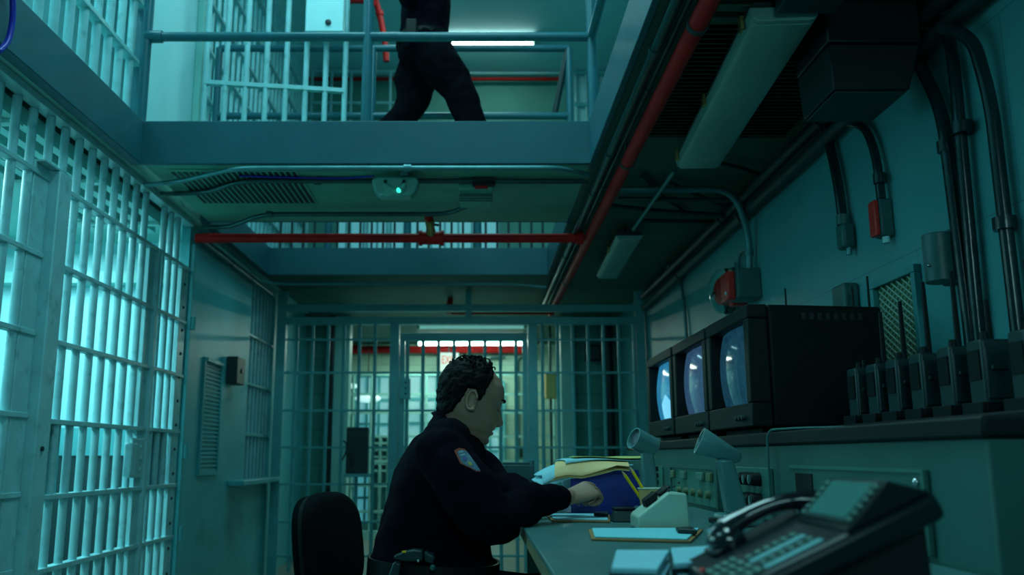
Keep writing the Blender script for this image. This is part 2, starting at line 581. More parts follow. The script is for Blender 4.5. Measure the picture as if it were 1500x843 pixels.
# middle door
t = thing('cell_door', 'pale barred cell door with a lock plate, between broad post and riveted end panel', 'barred door', (XL, 4.75, 0), 'barred panels of the lower cell front')
for k in range(7):
    ybar(t, XL, 4.245 + 0.152 * k, 0.04, 2.66)
for z in ZR:
    yrail(t, XL, 4.137, 5.385, z)
bx('stile', M['bar_paint'], t, XL - 0.02, XL + 0.012, 5.245, 5.345, 0.02, 2.36, 0.004)
bx('edge_bar', M['bar_paint'], t, XL - 0.03, XL + 0.035, 5.35, 5.385, 0.02, 2.36, 0.004)
bx('solid_panel', M['gate_paint'], t, XL - 0.035, XL - 0.022, 4.14, 4.36, 0.92, 1.25, 0.002)
lp = bx('lock_plate', M['bar_paint'], t, XL + 0.0125, XL + 0.03, 5.14, 5.325, 0.975, 1.20, 0.006)
bx('lock_box', M['bar_paint'], lp, XL + 0.015, XL + 0.06, 5.06, 5.14, 0.985, 1.17, 0.008)
for k in range(3):
    MB().ball((XL + 0.03, 5.27, 1.02 + 0.065 * k), 0.011, 10, 6).build('bolt', M['bar_paint'], lp, 60)
# end panel
t = thing('cell_grating', 'narrow pale three-bar panel with a riveted end plate beside steel wall', 'barred panel', (XL, 5.68, 0), 'barred panels of the lower cell front')
for k in range(3):
    ybar(t, XL, 5.475 + 0.13 * k, 0.04, 2.66)
for z in ZR:
    yrail(t, XL, 5.39, 5.97, z)
bx('solid_panel', M['gate_paint'], t, XL - 0.035, XL - 0.022, 5.395, 5.8, 0.92, 1.25, 0.002)
ep = bx('end_plate', M['bar_paint'], t, XL - 0.014, XL + 0.012, 5.84, 5.97, 0.0, 2.36, 0.003)
for k in range(14):
    MB().ball((XL + 0.012, 5.905, 0.2 + 0.157 * k), 0.011, 10, 6).build('rivet', M['dark_grey'], ep, 60)
# head rail carrying all of them
t = thing('transom_bars', 'two short pale bars above the broad post of the cell front', 'barred panel', (XL, 4.0, 2.4))
for y in (3.94, 4.09):
    ybar(t, XL, y, 2.43, 2.66)
bx('sill_rail', M['bar_paint'], t, XL - 0.03, XL + 0.03, 3.87, 4.13, 2.4215, 2.43)
t = thing('head_rail', 'pale angle rail along the top of the lower cell bars', 'rail', (XL, 4.3, 2.66))
bx('flange', M['bar_paint'], t, XL - 0.03, XL + 0.035, 2.5, 5.97, 2.662, 2.672, 0.002)
bx('web', M['bar_paint'], t, XL + 0.025, XL + 0.035, 2.5, 5.97, 2.6725, 2.698, 0.002)

# dark louvred grating in the cell ceiling
t = thing('ceiling_grating', 'dark slotted grating in the cell ceiling behind the bar tops', 'grating', (XL - 0.35, 4.2, CEIL))
bx('backing', M['black_metal'], t, XL - 0.62, XL - 0.08, 2.6, 5.9, CEIL - 0.02, CEIL - 0.002)
for k in range(5):
    bx('slat', M['cream_paint'], t, XL - 0.62 + 0.12 * k, XL - 0.57 + 0.12 * k, 2.6, 5.9, CEIL - 0.10, CEIL - 0.022)
for k in range(4):
    bx('cross_slat', M['cream_paint'], t, XL - 0.62, XL - 0.08, 2.9 + 0.9 * k, 2.95 + 0.9 * k, CEIL - 0.12, CEIL - 0.102)

# upper tier cell front
t = thing('cell_grating', 'pale barred cell front of the upper tier above the left beam', 'barred panel', (XL, 3.0, FTOP))
for k in range(19):
    ybar(t, XL, 2.10 + 0.148 * k, FTOP - 0.05, UP - 0.1, 0.023)
for z in (3.35, 3.72, 4.1, 4.5, 4.9, 5.3):
    yrail(t, XL, 2.0, 4.86, z, 0.014, 0.06)
bx('base_rail', M['bar_paint'], t, XL - 0.05, XL + 0.025, 2.0, 4.95, FTOP - 0.1, FTOP - 0.05, 0.003)
bx('jamb', M['rail_paint'], t, XL - 0.03, XL + 0.03, 4.88, 4.95, FTOP - 0.1, UP - 0.05, 0.004)
t = thing('cell_grating', 'barred cell front of the upper tier beyond the pale upper wall panel', 'barred panel', (XL, 7.8, FTOP))
for k in range(25):
    ybar(t, XL, 6.20 + 0.148 * k, DECK, UP - 0.1, 0.016, 8)
for z in (3.30, 3.67, 4.04, 4.41, 4.78, 5.15):
    yrail(t, XL, 6.05, 9.9, z, 0.014, 0.06)
bx('base_rail', M['bar_paint'], t, XL - 0.05, XL + 0.05, 6.05, 9.9, DECK, DECK + 0.05, 0.003)

# open barred gate on the crossing
t = thing('barred_gate', 'open pale barred gate standing on the upper crossing at left', 'gate', (-1.85, 5.5, DECK))
g0, g1 = Vector((-1.80, 5.50, 0)), Vector((-0.90, 5.64, 0))
for k in range(8):
    p = g0.lerp(g1, k / 7)
    MB().cyl((p.x, p.y, DECK + 0.03), (p.x, p.y, 4.9), 0.019, n=8).build('stile' if k in (0, 7) else 'bar', M['bar_paint'], t, 60)
for z in (2.88, 3.52, 4.30, 4.9):
    mb = MB()
    d = (g1 - g0).normalized()
    n_ = Vector((-d.y, d.x, 0)) * 0.02
    lo, hi = Vector((0, 0, z - 0.014)), Vector((0, 0, z + 0.014))
    mb.hexa([g0 - n_ + lo, g1 - n_ + lo, g1 + n_ + lo, g0 + n_ + lo], [g0 - n_ + hi, g1 - n_ + hi, g1 + n_ + hi, g0 + n_ + hi])
    mb.build('rail', M['bar_paint'], t)
bx('hinge', M['bar_paint'], t, -1.95, -1.80, 5.49, 5.51, 2.95, 2.99, 0.004)
bx('hinge', M['bar_paint'], t, -1.95, -1.80, 5.49, 5.51, 4.6, 4.64, 0.004)
q0, q1 = atY(447, 47, 5.50), atY(504, 20, 5.50)
lk = bx('lock_case', M['white_enamel'], t, q0.x, q1.x, 5.49, 5.54, q0.z, q0.z + 0.75, 0.006)
MB().lathe([(0.020, 0), (0.020, 0.010), (0.012, 0.014)], 14, Matrix.Translation(atY(481, 33, 5.49)) @ Matrix.Rotation(PI / 2, 4, 'X')).build('keyhole', M['dark_grey'], lk)

# barred window in the left wall by the gate
t = thing('window_grille', 'dark barred window opening in the left steel wall near the far gate', 'barred window', (XL, 8.2, 0.9))
for k in range(7):
    ybar(t, XL - 0.03, 7.80 + 0.128 * k, 0.90, 2.62, 0.015, 8, 'bar_paint')
for z in (1.28, 1.72, 2.15):
    yrail(t, XL - 0.03, 7.72, YG, z, 0.012, 0.05, 'gate_paint')
struct('window_1', M['dado_green'], (XL - 0.5, XL - 0.48, 7.6, 8.8, 0.8, 2.7))

# ================================================================== FAR GATE
def gz(v, u=686):
    return atY(u, v, YG).z


def gx(u, v=600):
    return atY(u, v, YG).x


GP = 'gate_paint'
t = thing('barred_partition', 'teal barred partition across the passage behind the seated officer', 'barred partition', (-0.2, YG, 0))
bx('stile', M[GP], t, -1.97, -1.88, YG - 0.04, YG + 0.04, 0, gz(417), 0.005)
bx('stile', M[GP], t, 1.55, 1.635, YG - 0.04, YG + 0.04, 0, gz(417), 0.005)
bx('header', M[GP], t, -1.88, 1.55, YG - 0.03, YG + 0.03, gz(426), gz(417), 0.004)
bx('header', M[GP], t, -1.88, 1.55, YG - 0.03, YG + 0.03, gz(457), gz(447), 0.004)
bx('header', M[GP], t, -1.88, 1.55, YG - 0.04, YG + 0.04, gz(476), gz(465.5), 0.004)
bx('short_post', M[GP], t, gx(682, 450), gx(691, 450), YG - 0.025, YG + 0.025, gz(447), gz(426), 0.003)
bx('short_post', M[GP], t, gx(682, 450), gx(691, 450), YG - 0.025, YG + 0.025, gz(465.5), gz(457), 0.003)
xd0, xd1 = gx(577), gx(781)
bx('door_post', M[GP], t, xd0 - 0.045, xd0 + 0.045, YG - 0.05, YG + 0.05, 0, gz(476), 0.005)
bx('door_post', M[GP], t, xd1 - 0.045, xd1 + 0.045, YG - 0.05, YG + 0.05, 0, gz(476), 0.005)
gr = (498, 546.5, 602, 656, 710, 765, 815)
def vbar(x, z0, z1, p=None, r=0.017):
    MB().cyl((x, YG, z0), (x, YG, z1), r, n=8).build('bar', M[GP], p or t, 60)
for k in range(6):
    vbar(gx(433 + 23.1 * k, 560), 0.03, gz(474))
for k in range(7):
    vbar(gx(795 + 22.6 * k, 560), 0.03, gz(474))
for v in gr:
    bx('rail', M[GP], t, -1.88, xd0 - 0.045, YG - 0.02, YG + 0.02, gz(v) - 0.010, gz(v) + 0.010)
    bx('rail', M[GP], t, xd1 + 0.045, 1.55, YG - 0.02, YG + 0.02, gz(v) - 0.010, gz(v) + 0.010)
# its door
t2 = thing('barred_door', 'barred sliding door with a header in the middle of the teal partition', 'barred door', ((xd0 + xd1) / 2, YG, 0))
a0, a1 = xd0 + 0.05, xd1 - 0.05
bx('header', M[GP], t2, a0, a1, YG - 0.03, YG + 0.03, gz(500), gz(489), 0.004)
bx('stile', M[GP], t2, a0, a0 + 0.05, YG - 0.03, YG + 0.03, 0.03, gz(500), 0.004)
bx('stile', M[GP], t2, a1 - 0.05, a1, YG - 0.03, YG + 0.03, 0.03, gz(500), 0.004)
for k in range(8):
    xk = gx(596.5 + 22.8 * k, 560)
    MB().cyl((xk, YG, 0.03), (xk, YG, gz(499)), 0.017, n=8).build('bar', M[GP], t2, 60)
for v in gr[1:]:
    bx('rail', M[GP], t2, a0 + 0.05, a1 - 0.05, YG - 0.02, YG + 0.02, gz(v) - 0.010, gz(v) + 0.010)
lk = bx('lock_box', M[GP], t2, gx(571, 570) + 0.1, gx(593, 570) + 0.06, YG - 0.09, YG - 0.051, gz(586, 582), gz(556, 582), 0.006)
for k in range(3):
    MB().ball((gx(591, 570) + 0.03, YG - 0.09, gz(562 + 8 * k)), 0.010, 8, 6).build('bolt', M['dark_grey'], lk, 60)
# dark lock box hung on the left bars
t = thing('control_box', 'dark steel box hung on the bars left of the seated officer', 'box', (gx(525), YG - 0.1, gz(695)))
bx('body', M['dark_grey'], t, gx(510, 660), gx(541, 660), YG - 0.14, YG - 0.03, gz(694), gz(627), 0.008)
bx('slot', M['black_metal'], t, gx(514, 660), gx(522, 660), YG - 0.146, YG - 0.14, gz(686), gz(664), 0.002)
bx('shelf_plate', M[GP], t, gx(508, 660), gx(545, 660), YG - 0.15, YG - 0.02, gz(699), gz(694.5), 0.002)
t = tag(MB().tube(catmull([(gx(506), YG - 0.06, gz(646)), (gx(511), YG - 0.09, gz(652)), (gx(510), YG - 0.09, gz(664)), (gx(505), YG - 0.06, gz(674))]), 0.008, 8)
        .build('pull_cord', M['black_metal']), 'short dark loop of cord beside the dark box on the bars', 'cord')

# ================================================================== BEYOND THE GATE
def f(u, v, Y): return atY(u, v, Y)
t = thing('barred_partition', 'cream barred grille at the far end of the passage under the red band', 'barred partition', (-0.3, 12.2, 0))
CG = M['cream_paint']
for k in range(12):
    x = f(517, 600, 12.2).x + k * (f(812, 600, 12.2).x - f(517, 600, 12.2).x) / 11
    MB().cyl((x, 12.2, 0.02), (x, 12.2, f(700, 547, 12.2).z), 0.018, n=8).build('bar', CG, t, 60)
for v in (549, 578, 605, 640, 676, 712, 750):
    z = f(700, v, 12.2).z
    bx('rail', CG, t, f(514, 600, 12.2).x, f(815, 600, 12.2).x, 12.18, 12.22, z - 0.016, z + 0.016)
bx('base_rail', CG, t, f(514, 600, 12.2).x, f(815, 600, 12.2).x, 12.16, 12.24, 0.0, f(700, 778, 12.2).z, 0.004)

def far_window(i, u0, u1, v0, v1, nx, nz, lower=None):
    p0, p1 = f(u0, v1, YF), f(u1, v0, YF)
    w = struct('window_%d' % i, M['window_lit'], (p0.x, p1.x, YF - 0.03, YF - 0.005, p0.z, p1.z))
    mb = MB()
    for k in range(nx + 1):
        x = p0.x + (p1.x - p0.x) * k / nx
        mb.box(x - 0.018, x + 0.018, YF - 0.06, YF - 0.031, p0.z, p1.z)
    for k in range(nz + 1):
        z = p0.z + (p1.z - p0.z) * k / nz
        mb.box(p0.x, p1.x, YF - 0.055, YF - 0.032, z - 0.018, z + 0.018)
    o = mb.build('window_frame', M['gate_paint'], w)
    return w
far_window(2, 516, 574, 552, 766, 3, 6)
far_window(3, 592, 640, 550, 766, 2, 6)
far_window(4, 697, 738, 560, 766, 2, 6)
t = thing('shelving_rack', 'dark pigeonhole rack against the far window left of the officer', 'rack', (f(556, 672, 12.6).x, 12.6, 0))
p0, p1 = f(546, 690, 12.6), f(570, 640, 12.6)
bx('back_panel', M['gate_paint'], t, p0.x, p1.x, 12.66, 12.68, 0.02, p1.z)
for k in range(3):
    x = p0.x + (p1.x - p0.x) * k / 2
    bx('upright', M['cream_paint'], t, x - 0.02, x + 0.02, 12.5, 12.66, 0.02, p1.z)
for k in range(6):
    z = p0.z + (p1.z - p0.z) * k / 5
    bx('shelf', M['cream_paint'], t, p0.x, p1.x, 12.51, 12.65, z - 0.015, z + 0.015)

t = thing('red_pipe', 'thick red pipe along the far wall above the officer and the windows', 'pipe', (-0.3, 12.75, 2.6))
MB().cyl((f(505, 512, 12.72).x, 12.75, f(600, 513, 12.75).z), (f(775, 512, 12.75).x, 12.75, f(600, 512, 12.75).z), 0.055, n=14).build('pipe', M['red_pipe'], t)
for u in (520, 640, 760):
    x = f(u, 512, 12.75).x
    MB().cyl((x - 0.04, 12.75, f(600, 512.5, 12.75).z), (x + 0.04, 12.75, f(600, 512.5, 12.75).z), 0.068, n=14).build('coupling', M['red_pipe'], t)
    bx('bracket', M['dark_grey'], t, x + 0.06, x + 0.08, 12.74, 12.9, 2.60, 2.698)
# exit sign
t = thing('exit_sign', 'small pale sign with red EXIT lettering above the officer', 'sign', (f(660, 535, 12.6).x, 12.6, 2.2))
p0, p1 = f(643, 546, 12.6), f(672, 517, 12.6)
bx('panel', M['sign_face'], t, p0.x, p1.x, 12.6, 12.63, p0.z, p1.z, 0.004)
bx('hanger', M['dark_grey'], t, (p0.x + p1.x) / 2 - 0.01, (p0.x + p1.x) / 2 + 0.01, 12.61, 12.63, p1.z, CEIL)
cu = bpy.data.curves.new('lettering', 'FONT')
cu.body = 'EXIT'
cu.extrude = 0.002
cu.size = 0.165
cu.align_x = 'CENTER'
co = bpy.data.objects.new('lettering_tmp', cu)
COL.objects.link(co)
bpy.context.view_layer.update()
lm = bpy.data.meshes.new_from_object(co.evaluated_get(bpy.context.evaluated_depsgraph_get()))
bpy.data.objects.remove(co)
lm.transform(Matrix.Translation(((p0.x + p1.x) / 2, 12.597, p0.z + 0.125)) @ Matrix.Rotation(PI / 2, 4, 'X') @ Matrix.Scale(0.62, 4, (1, 0, 0)))
link_mesh('lettering', lm, M['sign_red'], t, 0)

def batten(name, label, c0, c1, w, zt, lit, power, hang=None, grp=None, color=None):
    """an open fluorescent batten: housing, two end caps, two tubes"""
    c0, c1 = Vector((c0[0], c0[1], 0)), Vector((c1[0], c1[1], 0))
    mid = (c0 + c1) / 2
    t = thing(name, label, 'light fixture', (mid.x, mid.y, zt - 0.1), grp)
    d = (c1 - c0).normalized()
    s = Vector((-d.y, d.x, 0)) * (w / 2)
    def seg(nm, mt, a, b, k, z0, z1):
        lo, hi = Vector((0, 0, z0)), Vector((0, 0, z1))
        return MB().hexa([a - s * k + lo, b - s * k + lo, b + s * k + lo, a + s * k + lo],
                         [a - s * k + hi, b - s * k + hi, b + s * k + hi, a + s * k + hi]).build(nm, M[mt], t, 35, 0.004)
    seg('housing', 'lamp_white', c0, c1, 1.0, zt - 0.045, zt)
    seg('end_cap', 'lamp_white', c0, c0 + d * 0.03, 1.0, zt - 0.10, zt - 0.046)
    seg('end_cap', 'lamp_white', c1 - d * 0.03, c1, 1.0, zt - 0.10, zt - 0.046)
    for q in (-0.45, 0.45):
        a, b = c0 + d * 0.035 + s * q, c1 - d * 0.035 + s * q
        MB().cyl((a.x, a.y, zt - 0.078), (b.x, b.y, zt - 0.078), 0.019, n=12).build('tube', M[lit], t, 60)
    if hang:
        for q in (0.2, 0.8):
            p = c0.lerp(c1, q)
            MB().cyl((p.x, p.y, zt), (p.x, p.y, hang), 0.006, n=8).build('hanger', M['dark_grey'], t)
    return t


LIGHT = (0.45, 0.95, 1.0)
WARM = (0.70, 1.0, 0.80)
# fixtures of the far room
batten('strip_light', 'lit fluorescent strip just above the red pipe on the far wall', (f(610, 503, 12.3).x, 12.3), (f(771, 503, 12.3).x, 12.3), 0.16, f(690, 500, 12.3).z + 0.04, 'tube_lit', 22, CEIL, color=WARM)
batten('strip_light', 'dimmer fluorescent strip above and in front of the lit far one', (f(611, 478, 10.9).x, 10.9), (f(771, 478, 10.9).x, 10.9), 0.06, f(690, 474, 10.9).z + 0.03, 'tube_dim', 5, CEIL, color=WARM)
t = thing('red_pipe', 'thin dark red pipe under the ceiling just beyond the gate header', 'pipe', (0.2, 9.0, 2.55))
zz = f(700, 458, 9.0).z
MB().cyl((f(660, 458, 9.0).x, 9.0, zz), (f(812, 458, 9.0).x, 9.0, zz), 0.022).build('pipe', M['red_pipe'], t)
MB().tube(bend([(f(660, 458, 9.0).x, 9.0, zz), (f(660, 458, 9.0).x - 0.02, 9.0, zz + 0.02), (f(660, 440, 9.0).x, 9.0, CEIL)], 0.03), 0.03).build('elbow', M['red_pipe'], t)
# light blobs in the left window, built as glowing balls on added hangers
for (u, v, s, lb) in ((514, 566, 0.07, 'small glowing oval lamp at far left by the cream pillar'), (539, 584, 0.12, 'larger glowing oval lamp right of the smaller one at far left')):
    p = f(u, v, 12.45)
    t = thing('oval_lamp', lb, 'lamp', p, 'oval lamps in the far room')
    MB().ball(p, s, 16, 10, (1.5, 0.6, 0.5)).build('globe', M['tube_lit_small'], t, 180)
    MB().cyl(p + Vector((0, 0, s * 0.4)), (p.x, p.y, CEIL), 0.006, n=8).build('hanger', M['dark_grey'], t)
# beige box and conduits at the right
p0, p1 = f(799, 584, 11.0), f(815, 546, 11.0)
t = thing('electrical_box', 'beige electrical box seen through the bars right of the door', 'electrical box', (p0.x, 11.0, p0.z))
bx('body', M['manila'], t, p0.x, p1.x, 11.0, 11.12, p0.z, p1.z, 0.01)
bx('lid', M['manila'], t, p0.x + 0.012, p1.x - 0.012, 10.985, 11.0, p0.z + 0.012, p1.z - 0.012, 0.004)
MB().cyl(((p0.x + p1.x) / 2, 11.06, p1.z), ((p0.x + p1.x) / 2, 11.06, CEIL), 0.016).build('conduit', M['conduit'], t)
MB().cyl(((p0.x + p1.x) / 2, 11.06, p0.z), ((p0.x + p1.x) / 2, 11.06, 0.02), 0.016).build('conduit', M['conduit'], t)
for (ua, ub, vb, lb) in ((712, 716, 575, 'thin bent conduit on far wall just right of the head'), (742, 760, 655, 'bent conduit on far wall left of the right door post')):
    a = f(ub + 14, 524, YF - 0.04)
    t = thing('bent_conduit', lb, 'conduit', (a.x, YF - 0.04, a.z), 'bent conduits on the far wall')
    q = f(ub, vb, YF - 0.08)
    MB().tube(bend([(a.x + 0.1, YF - 0.08, a.z), (q.x, YF - 0.08, a.z), q], 0.12), 0.02).build('pipe', M['conduit'], t)
    bx('outlet_box', M['dark_grey'], t, q.x - 0.05, q.x + 0.05, YF - 0.12, YF, q.z - 0.14, q.z, 0.008)
p0, p1 = f(857, 530, 10.28), f(879, 506, 10.28)
t = thing('wall_speaker', 'dark square wall box on the far block wall right of the pillar', 'wall box', (p0.x, 10.28, p0.z))
bx('body', M['black_metal'], t, p0.x, p1.x, 10.2, 10.298, p0.z, p1.z, 0.01)
bx('face', M['dark_grey'], t, p0.x + 0.02, p1.x - 0.02, 10.19, 10.2, p0.z + 0.02, p1.z - 0.02, 0.004)
t = thing('drain_pipe', 'black vertical pipe on the far block wall at right', 'pipe', (f(894, 600, 10.25).x, 10.25, 0))
MB().cyl((f(894, 600, 10.25).x, 10.24, 0), (f(894, 600, 10.25).x, 10.24, CEIL), 0.05).build('pipe', M['black_metal'], t)
for z in (0.8, 1.9):
    MB().cyl((f(894, 600, 10.25).x, 10.24, z), (f(894, 600, 10.25).x, 10.24, z + 0.08), 0.058).build('collar', M['black_metal'], t)
t = thing('drain_pipe', 'black vertical pipe beside the cream pillar at far left', 'pipe', (f(484, 600, 10.2).x, 10.2, 0))
MB().cyl((f(483.5, 600, 10.24).x, 10.24, 0), (f(483.5, 600, 10.24).x, 10.24, CEIL), 0.045).build('pipe', M['black_metal'], t)  # shade of the gap left of the pillar, shaped as a black tube
MB().cyl((f(483.5, 600, 10.24).x, 10.24, 2.2), (f(483.5, 600, 10.24).x, 10.24, 2.28), 0.053).build('collar', M['black_metal'], t)
t = thing('lamp_bracket', 'pale angled lamp housing at the top of the cream left pillar', 'lamp housing', (f(505, 432, 9.8).x, 9.8, 2.6))
p = f(505, 434, 9.8)
MB().hexa([(p.x - 0.12, 9.75, p.z - 0.10), (p.x + 0.10, 9.75, p.z - 0.10), (p.x + 0.10, 9.95, p.z - 0.10), (p.x - 0.12, 9.95, p.z - 0.10)],
          [(p.x - 0.12, 9.75, CEIL), (p.x - 0.02, 9.75, CEIL), (p.x - 0.02, 9.95, CEIL), (p.x - 0.12, 9.95, CEIL)]).build('housing', M['lens_plastic'], t, 35, 0.01)
bx('rim', M['dark_grey'], t, p.x - 0.12, p.x + 0.10, 9.74, 9.96, p.z - 0.115, p.z - 0.10)
# ================================================================== UPPER TIER FITTINGS
def pipe_thing(name, label, cat, pts, r, mt, group=None, clamps=(), cr=None, rad=0.08, clamp_mat=None, n=12):
    pts = [Vector(p) for p in pts]
    t = thing(name, label, cat, pts[0], group)
    path = bend(pts, rad) if len(pts) > 2 else pts
    MB().tube(path, r, n).build('pipe', M[mt], t, 60)
    for (p, d) in clamps:
        p, d = Vector(p), Vector(d).normalized()
        MB().cyl(p - d * 0.02, p + d * 0.02, cr or r * 1.3, n=n).build('clamp', M[clamp_mat or mt], t)
    return t


RP = 'rail_paint'
t = thing('guard_railing', 'blue-grey pipe railing along the front edge of the upper crossing', 'railing', (-0.6, Y1 + 0.05, FTOP))
yy = Y1 + 0.06
for u in (211, 537.5, 868):
    x = atY(u, 110, yy).x
    MB().cyl((x, yy, DECK), (x, yy, 4.02), 0.029, n=14).build('post', M[RP], t, 60)
    MB().lathe([(0.055, 0), (0.055, 0.012), (0.03, 0.018)], 16, Matrix.Translation((x, yy, FTOP - 0.09))).build('flange', M[RP], t)
xa, xb = atY(211, 110, yy).x, atY(868, 110, yy).x
for z in (atY(540, 54, yy).z, 4.02):
    MB().cyl((xa, yy, z), (xb, yy, z), 0.027, n=14).build('mid_rail' if z < 4 else 'top_rail', M[RP], t, 60)
    for u in (211,):
        MB().cyl((xa - 0.005, yy, z), (xa + 0.09, yy, z), 0.036, n=14).build('fitting', M[RP], t, 60)
t = thing('guard_railing', 'blue-grey pipe railing running along the edge of right upper walkway', 'railing', (xb, 3.0, FTOP))
for z in (atY(540, 54, yy).z, 4.02):
    MB().cyl((xb, yy - 0.04, z), (xb, -1.5, z), 0.027, n=14).build('mid_rail' if z < 4 else 'top_rail', M[RP], t, 60)
for y in (2.6, 0.4):
    MB().cyl((xb, y, DECK), (xb, y, 4.02), 0.029, n=14).build('post', M[RP], t, 60)
t = thing('guard_railing', 'blue-grey pipe railing behind the walking guard on upper crossing', 'railing', (-0.5, Y2 - 0.07, FTOP))
yb = Y2 - 0.07
xe = atY(834, 120, yb).x
zt, zm = atY(700, 71, yb).z, atY(700, 170, yb).z
for x in (-1.85, -0.75, xe):
    MB().cyl((x, yb, DECK), (x, yb, zt), 0.026, n=12).build('post', M[RP], t, 60)
for z in (zt, zm):
    MB().cyl((-1.85, yb, z), (xe, yb, z), 0.025, n=12).build('top_rail' if z == zt else 'mid_rail', M[RP], t, 60)
MB().cyl((xe - 0.01, yb, zt - 0.02), (xe - 0.11, yb + 0.05, zm), 0.022, n=10).build('brace', M['dark_grey'], t, 60)
t = thing('guard_railing', 'dark railing on the far beam seen in the gap under the crossing', 'railing', (-0.6, Y3 + 0.06, FTOP))
yc = Y3 + 0.08
for k in range(24):
    x = -1.8 + 0.104 * k
    MB().cyl((x, yc, DECK), (x, yc, 3.9), 0.011, n=8).build('baluster', M['dark_grey'], t, 60)
for u in (481, 597, 700):
    x = atY(u, 340, yc).x
    MB().cyl((x, yc, DECK), (x, yc, 3.95), 0.034, n=10).build('post', M[RP], t, 60)
for z in (3.52, 3.9):
    MB().cyl((-1.85, yc, z), (0.6, yc, z), 0.024, n=10).build('rail', M[RP], t, 60)

# end wall of the upper tier: lit barred windows
w = struct('window_5', M['window_lit'], (-1.65, 0.25, YU + 0.03, YU + 0.05, 3.05, 4.25))
mb = MB()
for k in range(13):
    mb.box(-1.65 + 0.158 * k - 0.012, -1.65 + 0.158 * k + 0.012, YU + 0.005, YU + 0.03, 3.05, 4.25)
for z in (3.05, 3.45, 3.85, 4.25):
    mb.box(-1.65, 0.25, YU + 0.004, YU + 0.029, z - 0.015, z + 0.015)
mb.build('window_frame', M['gate_paint'], w)
p0, p1 = atY(842, 170, 9.9), atY(868, 85, 9.9)
t = thing('barred_screen', 'bright white barred panel on upper tier right of the railing corner', 'barred panel', (p0.x, 9.9, DECK))
bx('backing', M['white_enamel'], t, p0.x, 1.6, 9.94, 9.97, DECK, p1.z)
for k in range(6):
    x = p0.x + 0.02 + k * 0.125
    MB().cyl((x, 9.9, DECK), (x, 9.9, p1.z), 0.02, n=8).build('bar', M['bar_paint'], t, 60)
for v in (108, 154):
    z = atY(850, v, 9.9).z
    bx('rail', M['gate_paint'], t, p0.x, 1.6, 9.87, 9.89, z - 0.02, z + 0.02)
t = thing('barred_screen', 'thin pale barred screen on the upper tier behind the open gate', 'barred screen', (atY(520, 150, 9.7).x, 9.7, DECK))
xa_, xb_ = atY(456, 150, 9.7).x, atY(600, 150, 9.7).x
for k in range(6):
    x = xa_ + (xb_ - xa_) * k / 5
    MB().cyl((x, 9.7, DECK), (x, 9.7, 5.5), 0.018, n=8).build('bar', M['bar_paint'], t, 60)
for v in (105, 151):
    z = atY(520, v, 9.7).z
    bx('rail', M['bar_paint'], t, xa_, xb_, 9.685, 9.715, z - 0.014, z + 0.014)
pipe_thing('red_pipe', 'thin red pipe across the upper end wall right of the walking guard', 'pipe',
           [(atY(400, 134, 9.95).x, 9.93, atY(700, 116, 9.93).z), (atY(822, 116, 9.93).x, 9.93, atY(700, 116, 9.93).z)], 0.022, 'red_pipe',
           clamps=[((0.8, 9.93, atY(700, 116, 9.93).z), (1, 0, 0))])
pipe_thing('white_pipe', 'white pipe just above the thin red pipe on upper wall', 'pipe',
           [(atY(500, 106, 9.95).x, 9.95, atY(700, 106, 9.95).z), (atY(822, 106, 9.95).x, 9.95, atY(700, 106, 9.95).z)], 0.03, 'white_enamel',
           clamps=[((0.6, 9.95, atY(700, 106, 9.95).z), (1, 0, 0))])
yh = 7.6
pipe_thing('red_pipe', 'red standpipe slanting down behind the front railing post', 'pipe',
           [Vector((atY(547, -10, yh).x, yh, UP - 0.002)), atY(547, -10, yh), atY(556, 20, yh), atY(564, 62, yh), atY(566, 90, yh)], 0.028, 'red_pipe', clamps=[(atY(556, 20, yh), (0.2, 0, -1))], rad=0.1)
pipe_thing('red_pipe', 'short red branch pipe at the top edge beside the pale lock case', 'pipe',
           [atY(505, 1.5, yh), atY(530, 1.5, yh), atY(549, 4, yh - 0.06)], 0.024, 'red_pipe', rad=0.05)
batten('strip_light', 'lit fluorescent strip on upper ceiling right of the walking guard', (atY(640, 60, 9.05).x, 9.05), (atY(786, 60, 9.05).x, 9.05), 0.30, atY(700, 58, 9.05).z + 0.06, 'tube_lit', 30, UP, color=(0.5, 0.98, 1.0))
# ================================================================== PIPES, CONDUITS, CEILING FITTINGS
def P(u, v, z): return atZ(u, v, z)


X = Vector((1, 0, 0)); Yv = Vector((0, 1, 0)); Z = Vector((0, 0, 1))
zp = 2.595
t = thing('sprinkler_pipe', 'long red sprinkler pipe running overhead along the right walkway', 'pipe', (0.775, 4, zp))
MB().cyl((0.775, 1.0, zp), (0.775, 9.4, zp), 0.034, n=16).build('pipe', M['red_pipe'], t, 60)
for y in (2.9, 4.4, 7.6):
    MB().cyl((0.775, y - 0.012, zp), (0.775, y + 0.012, zp), 0.04, n=16).build('clamp', M['dark_grey'], t)
    MB().cyl((0.775, y, zp + 0.03), (0.775, y, CEIL), 0.006, n=8).build('hanger', M['dark_grey'], t)
yt = 6.03
t = thing('sprinkler_branch', 'red branch pipe crossing under the back edge of the crossing', 'pipe', (-0.5, yt, zp))
MB().cyl((-1.97, yt, zp), (0.735, yt, zp), 0.033, n=16).build('pipe', M['red_pipe'], t, 60)
MB().cyl((0.69, yt, zp), (0.736, yt, zp), 0.047, n=16).build('collar', M['red_pipe'], t)
xv = atY(632, 347, yt).x
MB().cyl((xv - 0.07, yt, zp), (xv + 0.07, yt, zp), 0.046, n=16).build('tee', M['red_pipe'], t)
for s in (-0.075, 0.075):
    MB().cyl((xv + s - 0.012, yt, zp), (xv + s + 0.012, yt, zp), 0.055, n=16).build('tee_flange', M['red_pipe'], t)
tv = thing('sprinkler_valve', 'brass and red sprinkler riser standing on the red branch pipe', 'valve', (xv, yt - 0.02, zp))
